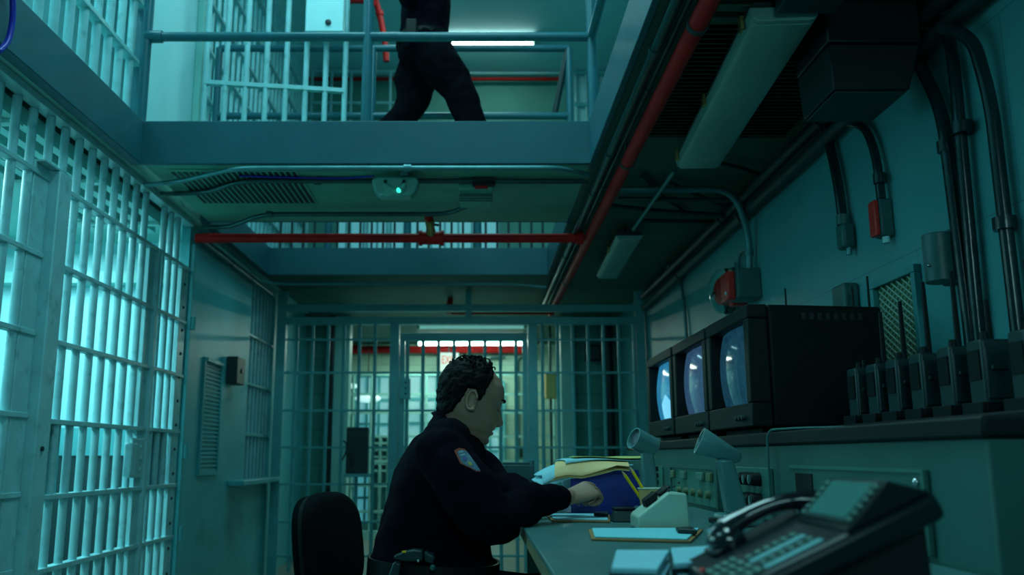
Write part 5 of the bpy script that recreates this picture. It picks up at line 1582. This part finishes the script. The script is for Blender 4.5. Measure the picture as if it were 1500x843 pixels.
def head_mb(mb, Mx, nz=110, nphi=128, feat=1.0):
    rings = []
    for i in range(nz + 1):
        z = -.1178 + (.1196 + .1178) * i / nz
        rings.append([Mx @ head_pt(z, 2 * PI * j / nphi, feat) for j in range(nphi)])
    mb.rings(rings, True)
    for s in (1, -1):     # ears
        E = Mx @ Matrix.Translation((-.016, s * .0735, -.004)) @ Matrix.Rotation(s * R(20), 4, 'Z') @ Matrix.Rotation(R(-8), 4, 'Y') @ Matrix.Scale(0.92, 4)
        pts = []
        for k in range(15):
            a = R(-120 + 290 * k / 14)
            pts.append(E @ Vector((-.0165 * math.cos(a) * (1.0 if k < 11 else 1.0) - .001, s * (0.007 + 0.004 * math.sin(a * 0.5) ** 2), .030 * math.sin(a) * (1 if math.sin(a) > 0 else 1.02))))
        mb.tube(pts, 0.0042, 8)
        vs = [E @ Vector((-.0145 * math.cos(2 * PI * k / 20), s * 0.000, .027 * math.sin(2 * PI * k / 20))) for k in range(20)]
        v2 = [E @ Vector((-.0145 * math.cos(2 * PI * k / 20) + 0.004, -s * 0.006, .027 * math.sin(2 * PI * k / 20))) for k in range(20)]
        mb.rings([v2, vs], True)
        mb.ball(E @ Vector((.006, s * .004, -.026)), 0.0075, 10, 8)
        mb.ball(E @ Vector((.012, s * .003, -.002)), 0.006, 10, 8, (0.7, 0.6, 1.2))


def hair_mb(Mx, line, T, lump, freq, seed=0, nz=120, nphi=170):
    mb = MB()
    rings = []
    for i in range(nz + 1):
        z = -.1178 + (.1196 + .1178) * i / nz
        ring = []
        for j in range(nphi):
            phi = 2 * PI * j / nphi
            deg = abs(math.degrees(phi if phi <= PI else 2 * PI - phi))
            hl = interp(line, deg)
            p = head_pt(z, phi, 0)
            c = Vector((-.012, 0, .01))
            n = (p - c).normalized()
            k = max(0.0, min(1.0, (z - hl) / 0.012 + 0.5 + 0.5 * noise.noise(p * 90)))
            k = k * k * (3 - 2 * k)
            q = p * freq + Vector((seed, 0, 0))
            l = lump * (noise.noise(q) + 0.6 * noise.noise(q * 2.3))
            lo = -0.004 - 0.018 * max(0.0, min(1.0, (.062 - z) / .02)) * max(0.0, min(1.0, math.cos(phi) * 4 - .6))
            t = lo * (1 - k) + k * (T * (0.75 + 0.5 * max(0, z) / .12) + l)
            ring.append(Mx @ (p + n * t))
        rings.append(ring)
    return mb.rings(rings, True)


def hand_mb(mb, Mx, curls, thumb_dir=(0.62, 0.62, -0.45), thumb_curl=18, sc=1.0):
    """right hand, wrist at the origin, fingers towards +x, back of the hand +z, thumb on the +y side"""
    rings = []
    for (x, ry, rz, zc) in ((-.04, .026, .021, 0), (-.015, .027, .020, 0), (.015, .033, .0185, -.001), (.05, .039, .0165, -.001), (.08, .041, .0145, 0), (.093, .037, .011, -.001)):
        rings.append([Mx @ Vector((x, ry * math.cos(2 * PI * k / 18), zc + rz * math.sin(2 * PI * k / 18))) * 1 for k in range(18)])
    mb.rings(rings, True)
    for (y, segs, r), cur in zip(((.0295, (.042, .025, .021), .0088), (.0100, (.046, .029, .022), .0090), (-.0095, (.042, .027, .022), .0086), (-.0275, (.033, .021, .019), .0076)), curls):
        p = Vector((.084, y, .001))
        ang = 0
        pts = [p - Vector((.022, 0, 0)), p]
        spread = y * 2.0
        for s, c in zip(segs, cur):
            ang += R(c)
            p = p + Vector((math.cos(ang) * math.cos(R(spread * 30)), math.sin(R(spread * 60)) * math.cos(ang), -math.sin(ang))) * s
            pts.append(p)
        path = catmull(pts, 4)
        mb.tube([Mx @ q for q in path], [r, r * 1.06, r, r * 0.93, r * 0.78], 10)
        mb.ball(Mx @ pts[-1], r * 0.80, 10, 8)
        for q in pts[2:-1]:
            mb.ball(Mx @ q, r * 1.03, 10, 8)
    d = Vector(thumb_dir).normalized()
    p = Vector((.012, .022, -.006))
    pts = [p - d * .012, p]
    for s, k in ((.042, 0), (.031, 1), (.026, 2)):
        dd = (d + Vector((0.30, -0.42, -0.05)) * (k * thumb_curl / 18)).normalized()
        p = p + dd * s
        pts.append(p)
    mb.tube([Mx @ q for q in catmull(pts, 4)], [.012, .0135, .0115, .0102, .0082], 10)
    mb.ball(Mx @ pts[-1], .0084, 10, 8)


def loft_px(mb, levels, Y, n=40, pw=0.85):
    rings = []
    for (ub, vb, uf, vf, ry) in levels:
        a, b = atY(ub, vb, Y), atY(uf, vf, Y)
        c, U = (a + b) / 2, (b - a) / 2
        ring = []
        for k in range(n):
            t = 2 * PI * k / n
            ct, st = math.cos(t), math.sin(t)
            ring.append(c + U * math.copysign(abs(ct) ** pw, ct) + Vector((0, ry * math.copysign(abs(st) ** pw, st), 0)))
        rings.append(ring)
    # catmull between the levels
    out = []
    m = len(rings)
    for i in range(m - 1):
        r0, r1, r2, r3 = rings[max(i - 1, 0)], rings[i], rings[i + 1], rings[min(i + 2, m - 1)]
        for s in range(4):
            t = s / 4
            out.append([0.5 * ((2 * r1[k]) + (r2[k] - r0[k]) * t + (2 * r0[k] - 5 * r1[k] + 4 * r2[k] - r3[k]) * t * t + (3 * r1[k] - r0[k] - 3 * r2[k] + r3[k]) * t ** 3) for k in range(n)])
    out.append(rings[-1])
    mb.rings(out, True)
    return rings


def limb(mb, pts, radii, n=20, per=6):
    path = catmull(pts, per)
    mb.tube(path, radii, n)
    mb.ball(pts[0], radii[0], n, 10)
    mb.ball(pts[-1], radii[-1], n, 10)


def folds(amp, freq, seed=0, stretch=(1, 1, 1)):
    def fn(co, n):
        q = Vector((co.x * stretch[0], co.y * stretch[1], co.z * stretch[2])) * freq + Vector((seed, seed * 2, 0))
        return co + n * (amp * (noise.noise(q) + 0.5 * noise.noise(q * 2.1)))
    return fn


# ------------------------------------------------------------------ seated officer
YB = 2.85
off = thing('person', 'officer in dark uniform sitting and leaning over the desk, reaching out right hand', 'person', (-0.16, YB, 0.15))
hc = atY(690, 590, YB - 0.01)
HM = Matrix.Translation(hc) @ Matrix.Rotation(R(16), 4, 'Z') @ Matrix.Rotation(R(17), 4, 'Y') @ Matrix.Scale(1.075, 4)
levels = [(536, 890, 726, 895, .20), (544, 835, 727, 845, .195), (552, 788, 719, 803, .19), (562, 742, 713, 764, .195), (576, 702, 711, 726, .205), (594, 663, 711, 693, .20),
          (617, 636, 711, 666, .17), (634, 612, 708, 652, .12), (643, 603, 702, 643, .085)]
rsh, relb, rfor, rwr = atY(648, 666, 2.66), atY(722, 762, 2.58), atY(782, 736, 2.71), atY(833, 729, 2.84)
rmid = atY(684, 714, 2.60)
lsh, lmid, lelb, lfor, lwr = atY(650, 660, 3.04), atY(700, 690, 3.12), atY(730, 716, 3.08), atY(760, 724, 2.99), atY(784, 729, 2.93)
# one continuous body: head, neck, trunk, arms, hands, legs
sk = MB()
head_mb(sk, HM)
sk.tube([HM @ Vector((-.010, 0, -.03)), HM @ Vector((-.022, 0, -.075)), atY(664, 627, YB), atY(655, 660, YB)], [.056, .060, .064, .075], 24)
loft_px(sk, [(558, 885, 700, 890, .15), (572, 800, 695, 810, .145), (590, 720, 695, 735, .16), (612, 668, 695, 690, .16), (640, 638, 692, 658, .10)], YB)
limb(sk, [rsh, rmid, relb, rfor, rwr], [.05, .045, .04, .034, .026])
limb(sk, [lsh, lmid, lelb, lfor, lwr], [.05, .045, .04, .034, .026])
hips = atY(632, 868, YB)
hx, hz = hips.x, 0.665
kneeR, kneeL = Vector((0.34, 2.66, 0.60)), Vector((0.36, 3.02, 0.60))
footR, footL = Vector((0.28, 2.66, 0.24)), Vector((0.34, 3.04, 0.24))
limb(sk, [Vector((hx, 2.77, hz)), (Vector((hx, 2.77, hz)) + kneeR) / 2, kneeR, footR], [.07, .065, .05, .035])
limb(sk, [Vector((hx, 2.94, hz)), (Vector((hx, 2.94, hz)) + kneeL) / 2, kneeL, footL], [.07, .065, .05, .035])
# right hand: back turned up and a little towards the lens
d = (atY(872, 715, 2.88) - rwr).normalized()
up = Vector((0.05, -0.55, 0.83)); up = (up - d * up.dot(d)).normalized()
ymat = up.cross(d)
RH = Matrix(((d.x, ymat.x, up.x, rwr.x), (d.y, ymat.y, up.y, rwr.y), (d.z, ymat.z, up.z, rwr.z), (0, 0, 0, 1)))
hand_mb(sk, RH, ((34, 78, 50), (38, 82, 52), (42, 84, 52), (46, 82, 52)), (0.66, 0.40, -0.62), thumb_curl=20)
d = (atY(864, 718, 2.95) - lwr).normalized()
up = Vector((0.0, 0.15, 0.98)); up = (up - d * up.dot(d)).normalized()
ymat = -up.cross(d)
LH = Matrix(((d.x, ymat.x, up.x, lwr.x), (d.y, ymat.y, up.y, lwr.y), (d.z, ymat.z, up.z, lwr.z), (0, 0, 0, 1)))
hand_mb(sk, LH, ((12, 22, 14), (14, 24, 14), (14, 24, 14), (16, 24, 14)), (0.75, -0.55, -0.05), thumb_curl=0)
body = voxel(sk, 0.0028, 2)
link_mesh('body', body, M['skin'], off, 180)
# jacket
jk = MB()
loft_px(jk, levels, YB)
limb(jk, [rsh, rmid, relb, rfor, rwr - (rwr - rfor).normalized() * 0.045], [.082, .082, .072, .052, .041], 24)
limb(jk, [lsh, lmid, lelb, lfor, lwr - (lwr - lfor).normalized() * 0.04], [.078, .076, .066, .054, .042], 24)
jk.ball(atY(655, 648, 2.70), 0.075, 20, 12)
jk.ball(atY(655, 648, 3.0), 0.075, 20, 12)
fold_fn = folds(0.010, 11, 3)
def rest_on_desk(co, n):       # the sleeve lies on the desk, it does not sink into it
    q = fold_fn(co, n)
    if q.x > XE - 0.012 and DZ - 0.06 < q.z < DZ + 0.003: q.z = DZ + 0.003
    return q
jmesh = voxel(jk, 0.007, 6, rest_on_desk)
link_mesh('jacket', jmesh, M['navy_cloth'], off, 180)
dj = Vector((0, 0, 0))
# shirt collar standing round the neck
cl = MB()
ca_, cb_ = atY(655, 636, YB), HM @ Vector((-.024, 0, -.082))
ax = (cb_ - ca_).normalized()
u_ = ax.cross(Vector((0, 1, 0))).normalized()
for (lo, hi, r0, r1, th) in ((0.0, 1.0, .079, .067, .006),):
    ri, ro = [], []
    n = 40
    rr = [[], [], [], []]
    for k in range(n):
        t = 2 * PI * k / n
        fr = max(0, -math.cos(t)) if False else 0
        dirv = u_ * math.cos(t) * 1.08 + Vector((0, 1, 0)) * math.sin(t)
        h1 = cb_ - ax * (0.018 if math.cos(t) < -0.3 else 0.004)
        rr[0].append(ca_ + dirv * (r0 - th)); rr[1].append(ca_ + dirv * r0)
        rr[2].append(h1 + dirv * r1); rr[3].append(h1 + dirv * (r1 - th))
    vs = [p for r_ in rr for p in r_]
    fs = []
    for a, b in ((0, 1), (1, 2), (2, 3), (3, 0)):
        for k in range(n):
            fs.append((a * n + k, a * n + (k + 1) % n, b * n + (k + 1) % n, b * n + k))
    cl.add(vs, fs)
cl.build('collar', M['navy_cloth'], off, 60)
# hair, brows, eyes, lips
HL = [(0, .112), (45, .111), (58, .100), (67, .085), (74, .064), (78, .040), (81, .014), (84, .002), (88, .006), (91, .028), (106, .026), (113, -.01), (130, -.050), (180, -.064)]
hm = hair_mb(HM, HL, 0.0105, 0.0050, 62)
rnd = random.Random(5)
for k in range(130):      # loose curls on the crown
    phi = rnd.uniform(0, 2 * PI)
    z = rnd.uniform(.086, .119)
    deg = math.degrees(phi if phi <= PI else 2 * PI - phi)
    if z < interp(HL, deg) + 0.004: continue
    p = head_pt(z, phi, 0)
    n = (p - Vector((-.012, 0, .01))).normalized()
    a = n.cross(Vector((rnd.uniform(-1, 1), rnd.uniform(-1, 1), rnd.uniform(-1, 1)))).normalized()
    b = n.cross(a)
    r_ = rnd.uniform(.005, .009)
    c0 = p + n * (0.012 + 0.004 * rnd.random())
    hm.tube([HM @ (c0 + a * r_ * math.cos(t) + n * r_ * 0.9 * math.sin(t) + b * 0.0012 * t) for t in [0.5 * q for q in range(11)]], [.0022, .0022, .0008], 5)
hm.build('hair', M['hair'], off, 180)
for s in (1, -1):
    pts = []
    for k in range(7):
        yy_ = .014 + .034 * k / 6
        zz_ = .027 + .006 * math.sin(k / 6 * 2.4) - .003 * k / 6
        # find the skin under it
        phi = math.asin(min(1, (yy_ / interp(WIDE, zz_)) ** (1 / 0.90)))
        q = head_pt(zz_, s * phi)
        pts.append(HM @ (q + (q - Vector((-.012, 0, zz_))).normalized() * .0022))
    MB().tube(pts, [.002, .0035, .0036, .0016], 8).build('eyebrow', M['hair'], off, 60)
    phi = math.asin(min(1, (.031 / interp(WIDE, .002)) ** (1 / 0.90)))
    pts = []
    for k in range(7):
        yy_ = .020 + .022 * k / 6
        zz_ = -.001 - .002 * math.sin(k / 6 * PI)
        phi = math.asin(min(1, (yy_ / interp(WIDE, zz_)) ** (1 / 0.90)))
        q = head_pt(zz_, s * phi)
        pts.append(HM @ (q + (q - Vector((-.012, 0, zz_))).normalized() * .0012))
    MB().tube(pts, [.0008, .0016, .0008], 6).build('eyelashes', M['hair'], off, 60)
pts = []
for k in range(9):
    yy_ = -.021 + .042 * k / 8
    phi = math.asin((abs(yy_) / interp(WIDE, -.069)) ** (1 / 0.90)) * (1 if yy_ >= 0 else -1)
    pts.append(HM @ (head_pt(-.069 + .004 * (abs(k - 4) / 4) ** 2, phi) - Vector((.0025, 0, 0))))
MB().tube(pts, [.001, .0042, .0046, .0042, .001], 8).build('lower_lip', M['lips'], off, 180)
for s in (1, -1):
    MB().ball(HM @ Vector((.099, s * .0085, -.0425)), .0042, 10, 8, (1.1, .8, .6)).build('nostril', M['lips'], off, 180)
# shoulder patch laid on the sleeve
bvh = BVHTree.FromPolygons([v.co + wloc(off) for v in jmesh.vertices], [tuple(p.vertices) for p in jmesh.polygons])
CAMP = Vector((0, 0, CAM_H))
def on_jacket(u, v, lift):
    d = ray(u, v).normalized()
    hit = bvh.ray_cast(CAMP, d)
    return hit[0] + hit[1] * lift if hit[0] is not None else CAMP + d * 2.6
def patch(name, mt, poly, lift, rings_=5, parent=None):
    cu_, cv_ = sum(p[0] for p in poly) / len(poly), sum(p[1] for p in poly) / len(poly)
    P_ = []
    for i in range(len(poly)):
        a, b = poly[i], poly[(i + 1) % len(poly)]
        for k in range(4):
            P_.append((a[0] + (b[0] - a[0]) * k / 4, a[1] + (b[1] - a[1]) * k / 4))
    n = len(P_)
    vs = [on_jacket(cu_, cv_, lift)]
    for r_ in range(1, rings_ + 1):
        k = r_ / rings_
        vs += [on_jacket(cu_ + (p[0] - cu_) * k, cv_ + (p[1] - cv_) * k, lift) for p in P_]
    fs = [(0, 1 + i, 1 + (i + 1) % n) for i in range(n)]
    for r_ in range(rings_ - 1):
        for i in range(n):
            a = 1 + r_ * n
            fs.append((a + i, a + n + i, a + n + (i + 1) % n, a + (i + 1) % n))
    return MB().add(vs, fs).build(name, M[mt], parent or off, 180)
shield = [(665, 661), (672, 657), (681, 659), (687, 667), (697, 681), (704, 692), (698, 692), (689, 687), (674, 680)]
pa = patch('shoulder_patch', 'patch_orange', shield, 0.0018)
def inset(poly, k, du=0, dv=0):
    cu_, cv_ = sum(p[0] for p in poly) / len(poly), sum(p[1] for p in poly) / len(poly)
    return [(cu_ + (a - cu_) * k + du, cv_ + (b - cv_) * k + dv) for a, b in poly]
patch('patch_field', 'patch_blue', inset(shield, 0.88, 1.6, 0.9), 0.0028, 4, pa)
patch('patch_lettering', 'patch_pale', [(670.5, 662), (677, 661), (679, 664), (673, 666)], 0.0036, 2, pa)
patch('patch_lettering', 'patch_pale', [(672.5, 667.5), (680, 665.5), (681.5, 668), (674, 670)], 0.0036, 2, pa)
patch('patch_emblem', 'patch_navy', [(678, 671), (682.5, 670), (684.5, 674), (681, 677), (677.5, 675)], 0.0038, 2, pa)
patch('patch_emblem', 'patch_olive', [(684.5, 678), (690, 678.5), (692.5, 683), (688, 684)], 0.0038, 2, pa)
# belt with pouch and strap
bl_ = [atY(u, v, YB) for u, v in ((544, 826), (727, 836))]
c, U = (bl_[0] + bl_[1]) / 2, (bl_[1] - bl_[0]) / 2
V_ = Vector((0, .203, 0)); N_ = Vector((-U.z, 0, U.x)).normalized()
if N_.z < 0: N_ = -N_
rr = [[], [], [], []]
for k in range(56):
    t = 2 * PI * k / 56
    ct, st = math.cos(t), math.sin(t)
    e = U * math.copysign(abs(ct) ** .85, ct) + V_ * math.copysign(abs(st) ** .85, st)
    for i, (kk, h) in enumerate(((1.01, -.026), (1.055, -.026), (1.055, .026), (1.01, .026))):
        rr[i].append(c + e * kk + N_ * h)
vs = [p for r_ in rr for p in r_]
fs = []
for a, b in ((0, 1), (1, 2), (2, 3), (3, 0)):
    for k in range(56):
        fs.append((a * 56 + k, a * 56 + (k + 1) % 56, b * 56 + (k + 1) % 56, b * 56 + k))
be = MB().add(vs, fs).build('belt', M['black_plastic'], off, 60)
yq = 2.618
def pouch(name, poly, y0, y1, par, mt='leather'):
    return MB().prism([tuple(atY(u, v, yq).xz) for u, v in poly], lambda a, b, d_: Vector((a, d_, b)), y0, y1).build(name, M[mt], par, 35, 0.006, 3)
po = pouch('holster', [(577, 815), (592, 808), (606, 805), (620, 806), (620, 821), (604, 822), (590, 821), (579, 818)], yq - 0.022, yq + 0.03, off)
pouch('holster_flap', [(622, 807), (636, 812), (639, 817), (635, 826), (623, 822)], yq - 0.026, yq + 0.02, po)
pouch('holster_body', [(577, 823), (589, 824), (580, 870), (560, 870)], yq - 0.018, yq + 0.03, po)
MB().ball(atY(613, 822, yq - 0.024), 0.005, 10, 8).build('snap', M['chrome'], po, 180)
MB().ball(atY(634, 832, yq - 0.02), 0.009, 10, 8).build('key_ring', M['grey_box'], be, 180)
bx('badge_pin', M['pencil_yellow'], be, atY(590, 807, yq).x, atY(596, 807, yq).x, yq - 0.024, yq - 0.018, atY(590, 809, yq).z, atY(590, 806.5, yq).z)
# trousers and shoes
tr = MB()
tr.ball(Vector((hx + 0.01, YB, hz + 0.0)), 0.13, 24, 14, (1.15, 1.42, .86))
for (y, kn, ft) in ((2.765, kneeR, footR), (2.945, kneeL, footL)):
    a = Vector((hx + 0.02, y, hz))
    limb(tr, [a, (a + kn) / 2 + Vector((0, 0, .01)), kn, ft], [.095, .088, .072, .062], 20)
tm = voxel(tr, 0.009, 6, folds(0.008, 9, 8))
link_mesh('trousers', tm, M['navy_trousers'], off, 180)
for ft in (footR, footL):
    m4 = Matrix.Translation((ft.x, ft.y, 0.151))
    MB().prism([(-.075, .0), (.20, .0), (.21, .03), (.17, .055), (.08, .075), (.045, .13), (-.06, .13), (-.08, .06)], lambda a, b, d_: m4 @ Vector((a, d_, b)), -.045, .045).build('shoe', M['black_plastic'], off, 35, 0.014, 3)

# ------------------------------------------------------------------ his chair
CX, CY = -0.19, 2.85
yaw = R(-16)
CM = Matrix.Translation((CX, CY, 0.15)) @ Matrix.Rotation(yaw, 4, 'Z')
t = thing('office_chair', 'black padded swivel chair the seated officer is on', 'chair', (CX, CY, 0.15))
mb = MB(); mb.M = CM
mb.box(-.22, .24, -.23, .23, .325, .385)
mb.build('seat', M['chair_cloth'], t, 40, 0.022, 4)
def back_pad(x0, x1, w0, h0, h1):
    """rounded upright pad, slightly curved"""
    rings = []
    m = MB(); m.M = CM
    n = 32
    for (x, k) in ((x0, .86), (x0 + .008, .96), ((x0 + x1) / 2, 1.0), (x1 - .010, .95), (x1, .84)):
        ring = []
        for i in range(n):
            a = 2 * PI * i / n
            ca2, sa2 = math.cos(a), math.sin(a)
            y = w0 * k * math.copysign(abs(ca2) ** .62, ca2)
            z = (h0 + h1) / 2 + (h1 - h0) / 2 * k * math.copysign(abs(sa2) ** .62, sa2)
            ring.append(Vector((x + 0.35 * y * y - 0.12 * (z - h0), y, z)))
        rings.append(ring)
    return m.rings(rings, True)
back_pad(-.300, -.250, .215, .50, .835).build('backrest', M['chair_cloth'], t, 50)
back_pad(-.325, -.3015, .205, .51, .825).build('back_shell', M['chair_shell'], t, 50)
mb = MB(); mb.M = CM
mb.box(-.375, -.345, -.035, .035, .285, .70); mb.box(-.345, -.10, -.035, .035, .285, .315)
mb.build('back_bar', M['black_metal'], t, 35, 0.006)
mb = MB(); mb.M = CM
mb.tube([(0, 0, .10), (0, 0, .324)], .025, 16)
mb.build('gas_column', M['black_metal'], t)
for k in range(5):
    a = R(20 + 72 * k)
    mb = MB(); mb.M = CM @ Matrix.Rotation(a, 4, 'Z')
    mb.hexa([(.02, -.03, .075), (.28, -.018, .055), (.28, .018, .055), (.02, .03, .075)], [(.02, -.03, .11), (.28, -.018, .075), (.28, .018, .075), (.02, .03, .11)])
    lg = mb.build('base_leg', M['black_metal'], t, 35, 0.005)
    mb = MB(); mb.M = CM @ Matrix.Rotation(a, 4, 'Z')
    mb.tube([(.27, -.02, .0265), (.27, .02, .0265)], .026, 16)
    mb.build('caster', M['black_plastic'], lg, 35, 0.003)

# ------------------------------------------------------------------ guard walking on the crossing
YW = 5.52
gd = thing('person', 'guard in dark uniform striding along the upper crossing, head out of view', 'person', (-0.28, YW, DECK))
hip = atY(621, 62, YW); hip.z = DECK + 0.93
neck = Vector((hip.x + 0.02, YW, DECK + 1.47))
GM = Matrix.Translation((hip.x + 0.05, YW, DECK + 1.63))
kb, kf = atY(594, 150, YW), atY(676, 142, YW)
kb.z, kf.z = DECK + 0.52, DECK + 0.55
ab, af = Vector((atY(560, 170, YW).x - .17, YW + .08, DECK + .15)), Vector((atY(706, 170, YW).x + .02, YW - .08, DECK + .11))
hbk, hfr = hip + Vector((-.01, .09, 0)), hip + Vector((.01, -.09, 0))
kb.y, kf.y = YW + .09, YW - .09
sk = MB()
head_mb(sk, GM, 50, 48)
sk.tube([GM @ Vector((-.01, 0, -.04)), GM @ Vector((-.02, 0, -.09)), neck, neck - Z * .1], [.055, .058, .062, .07], 18)
def trunk(m, k, top=.50):
    rings = []
    for (h, rx, ry) in ((-.08, .13, .17), (.02, .135, .17), (.12, .125, .16), (.25, .13, .17), (.38, .13, .19), (.48, .10, .18), (.54, .06, .10)):
        rings.append([hip + Vector((rx * k * math.cos(2 * PI * i / 28) + .02 * h, ry * k * math.sin(2 * PI * i / 28), h)) for i in range(28)])
    m.rings(rings, True)
trunk(sk, .82)
shn, shf = hip + Vector((.01, -.21, .46)), hip + Vector((.01, .21, .46))
eln, elf = shn + Vector((-.13, -.04, -.24)), shf + Vector((.0, .05, -.25))
wrn, wrf = eln + Vector((.10, .02, .22)), elf + Vector((.08, -.05, .22))
for a in ([shn, eln, wrn], [shf, elf, wrf]):
    limb(sk, a, [.048, .04, .027])
for a in ([hbk, kb, ab], [hfr, kf, af]):
    limb(sk, a, [.075, .052, .038])
for (w_, e_, flip) in ((wrn, eln, 1), (wrf, elf, -1)):
    d = (w_ - e_).normalized()
    up = Vector((0, -flip, 0)); up = (up - d * up.dot(d)).normalized()
    ymat = up.cross(d) * flip
    hand_mb(sk, Matrix(((d.x, ymat.x, up.x, w_.x), (d.y, ymat.y, up.y, w_.y), (d.z, ymat.z, up.z, w_.z), (0, 0, 0, 1))), ((25, 35, 20),) * 4, thumb_curl=10)
link_mesh('body', voxel(sk, 0.0045, 2), M['skin'], gd, 180)
jk = MB()
trunk(jk, 1.27)
for a in ([shn, eln, wrn - (wrn - eln).normalized() * .01], [shf, elf, wrf - (wrf - elf).normalized() * .01]):
    limb(jk, a, [.085, .062, .045])
link_mesh('jacket', voxel(jk, 0.011, 5, folds(0.010, 10, 1)), M['navy_cloth'], gd, 180)
tr = MB()
tr.ball(hip - Z * .04, .172, 24, 14, (1.0, 1.2, .95))
limb(tr, [hbk, (hbk + kb) / 2 + Vector((.0, 0, .01)), kb, ab], [.145, .142, .10, .088], 20)
limb(tr, [hfr, (hfr + kf) / 2 + Vector((.0, 0, .01)), kf, af], [.145, .142, .105, .088], 20)
link_mesh('trousers', voxel(tr, 0.011, 6, folds(0.012, 9, 4)), M['navy_trousers'], gd, 180)
hair_mb(GM, HL, 0.010, 0.003, 60, 4, 50, 64).build('hair', M['hair'], gd, 180)
rr = []
for (h, k) in ((.0, 1.0), (.0, 1.06), (.05, 1.06), (.05, 1.0)):
    rr.append([hip + Vector((.176 * k * math.cos(2 * PI * i / 36), .216 * k * math.sin(2 * PI * i / 36), h)) for i in range(36)])
m_ = MB(); m_.rings(rr + [rr[0]], False)
be = m_.build('belt', M['black_plastic'], gd, 50)
bx('radio_pouch', M['black_plastic'], be, hip.x - .10, hip.x - .03, YW - .25, YW - .205, hip.z - .03, hip.z + .09, 0.008)
for (a, rot) in ((ab, 28), (af, -14)):
    m4 = Matrix.Translation((a.x, a.y, DECK + (.105 if rot > 0 else .052))) @ Matrix.Rotation(R(rot), 4, 'Y')
    MB().prism([(-.085, .0), (.19, .0), (.20, .03), (.16, .055), (.07, .075), (.045, .12), (-.06, .12), (-.09, .06)], lambda p_, q_, d_: m4 @ Vector((p_, d_, q_)), -.045, .045).build('shoe', M['black_plastic'], gd, 35, 0.014, 3)
# ================================================================== LIGHT, CAMERA
def area(name, loc, rot, sx, sy, power, col):
    L = bpy.data.lights.new(name, 'AREA')
    L.shape = 'RECTANGLE'
    L.size, L.size_y, L.energy, L.color = sx, sy, power, col
    o = bpy.data.objects.new(name, L)
    COL.objects.link(o)
    o.location, o.rotation_euler = loc, rot
    return o


# lights inside the cells (their tubes are out of view behind the bars)
area('cell_lamp', (-3.2, 3.6, 2.62), (0, 0, 0), 0.5, 2.4, 70, (0.42, 0.95, 1.0))
area('cell_lamp', (-3.1, 5.6, 2.62), (0, 0, 0), 0.6, 1.2, 32, (0.42, 0.95, 1.0))
area('upper_cell_lamp', (-2.75, 3.4, 5.5), (0, 0, 0), 0.5, 3.0, 55, (0.42, 0.95, 1.0))
# high fixtures over the open well, mixed with added unseen fill lights
area('well_lamp', (0.0, 2.6, 5.5), (0, R(-14), 0), 1.0, 2.6, 72, LIGHT)
area('passage_lamp', (0.4, -1.9, 2.55), (R(88), 0, 0), 1.6, 0.8, 26, LIGHT)  # unseen light added behind the camera to brighten surfaces facing the lens
area('upper_lamp', (-0.2, 6.9, 5.5), (0, R(-10), 0), 1.2, 1.4, 26, LIGHT)
area('crossing_lamp', (-0.9, 4.6, 5.5), (0, 0, 0), 1.2, 0.6, 34, LIGHT)  # added unseen light, lifts the upper left wall panel and open gate
area('gate_lamp', (-0.4, 9.3, 2.62), (0, 0, 0), 1.4, 0.2, 7, LIGHT)  # unseen light added beyond the gate, behind its header, to lift the far-left wall
# unseen light added to brighten the far room, hidden behind the door header
area('far_lamp', (-0.4, 11.7, 2.60), (0, 0, 0), 1.6, 0.3, 32, WARM)

w = bpy.data.worlds.new('world')
SC.world = w
w.use_nodes = True
bg = w.node_tree.nodes['Background']
bg.inputs['Color'].default_value = (0.05, 0.36, 0.42, 1)
bg.inputs['Strength'].default_value = 0.22

cam = bpy.data.cameras.new('camera')
cam.sensor_width = 36
cam.lens = FOC / 1500 * 36
cam.shift_x = 50 / 1500
cam.clip_start = 0.05
cam.dof.use_dof = True
cam.dof.focus_distance = 3.0
cam.dof.aperture_fstop = 2.8
co = bpy.data.objects.new('camera', cam)
COL.objects.link(co)
co.location = (0, 0, CAM_H)
co.rotation_euler = (PI / 2 + TH, 0, 0)
SC.camera = co
SC.view_settings.view_transform = 'Standard'
SC.view_settings.look = 'None'
SC.view_settings.exposure = 0.0
SC.view_settings.gamma = 1.0
SC.view_settings.use_curve_mapping = False
SC.cycles.use_denoising = True
SC.cycles.max_bounces = 6
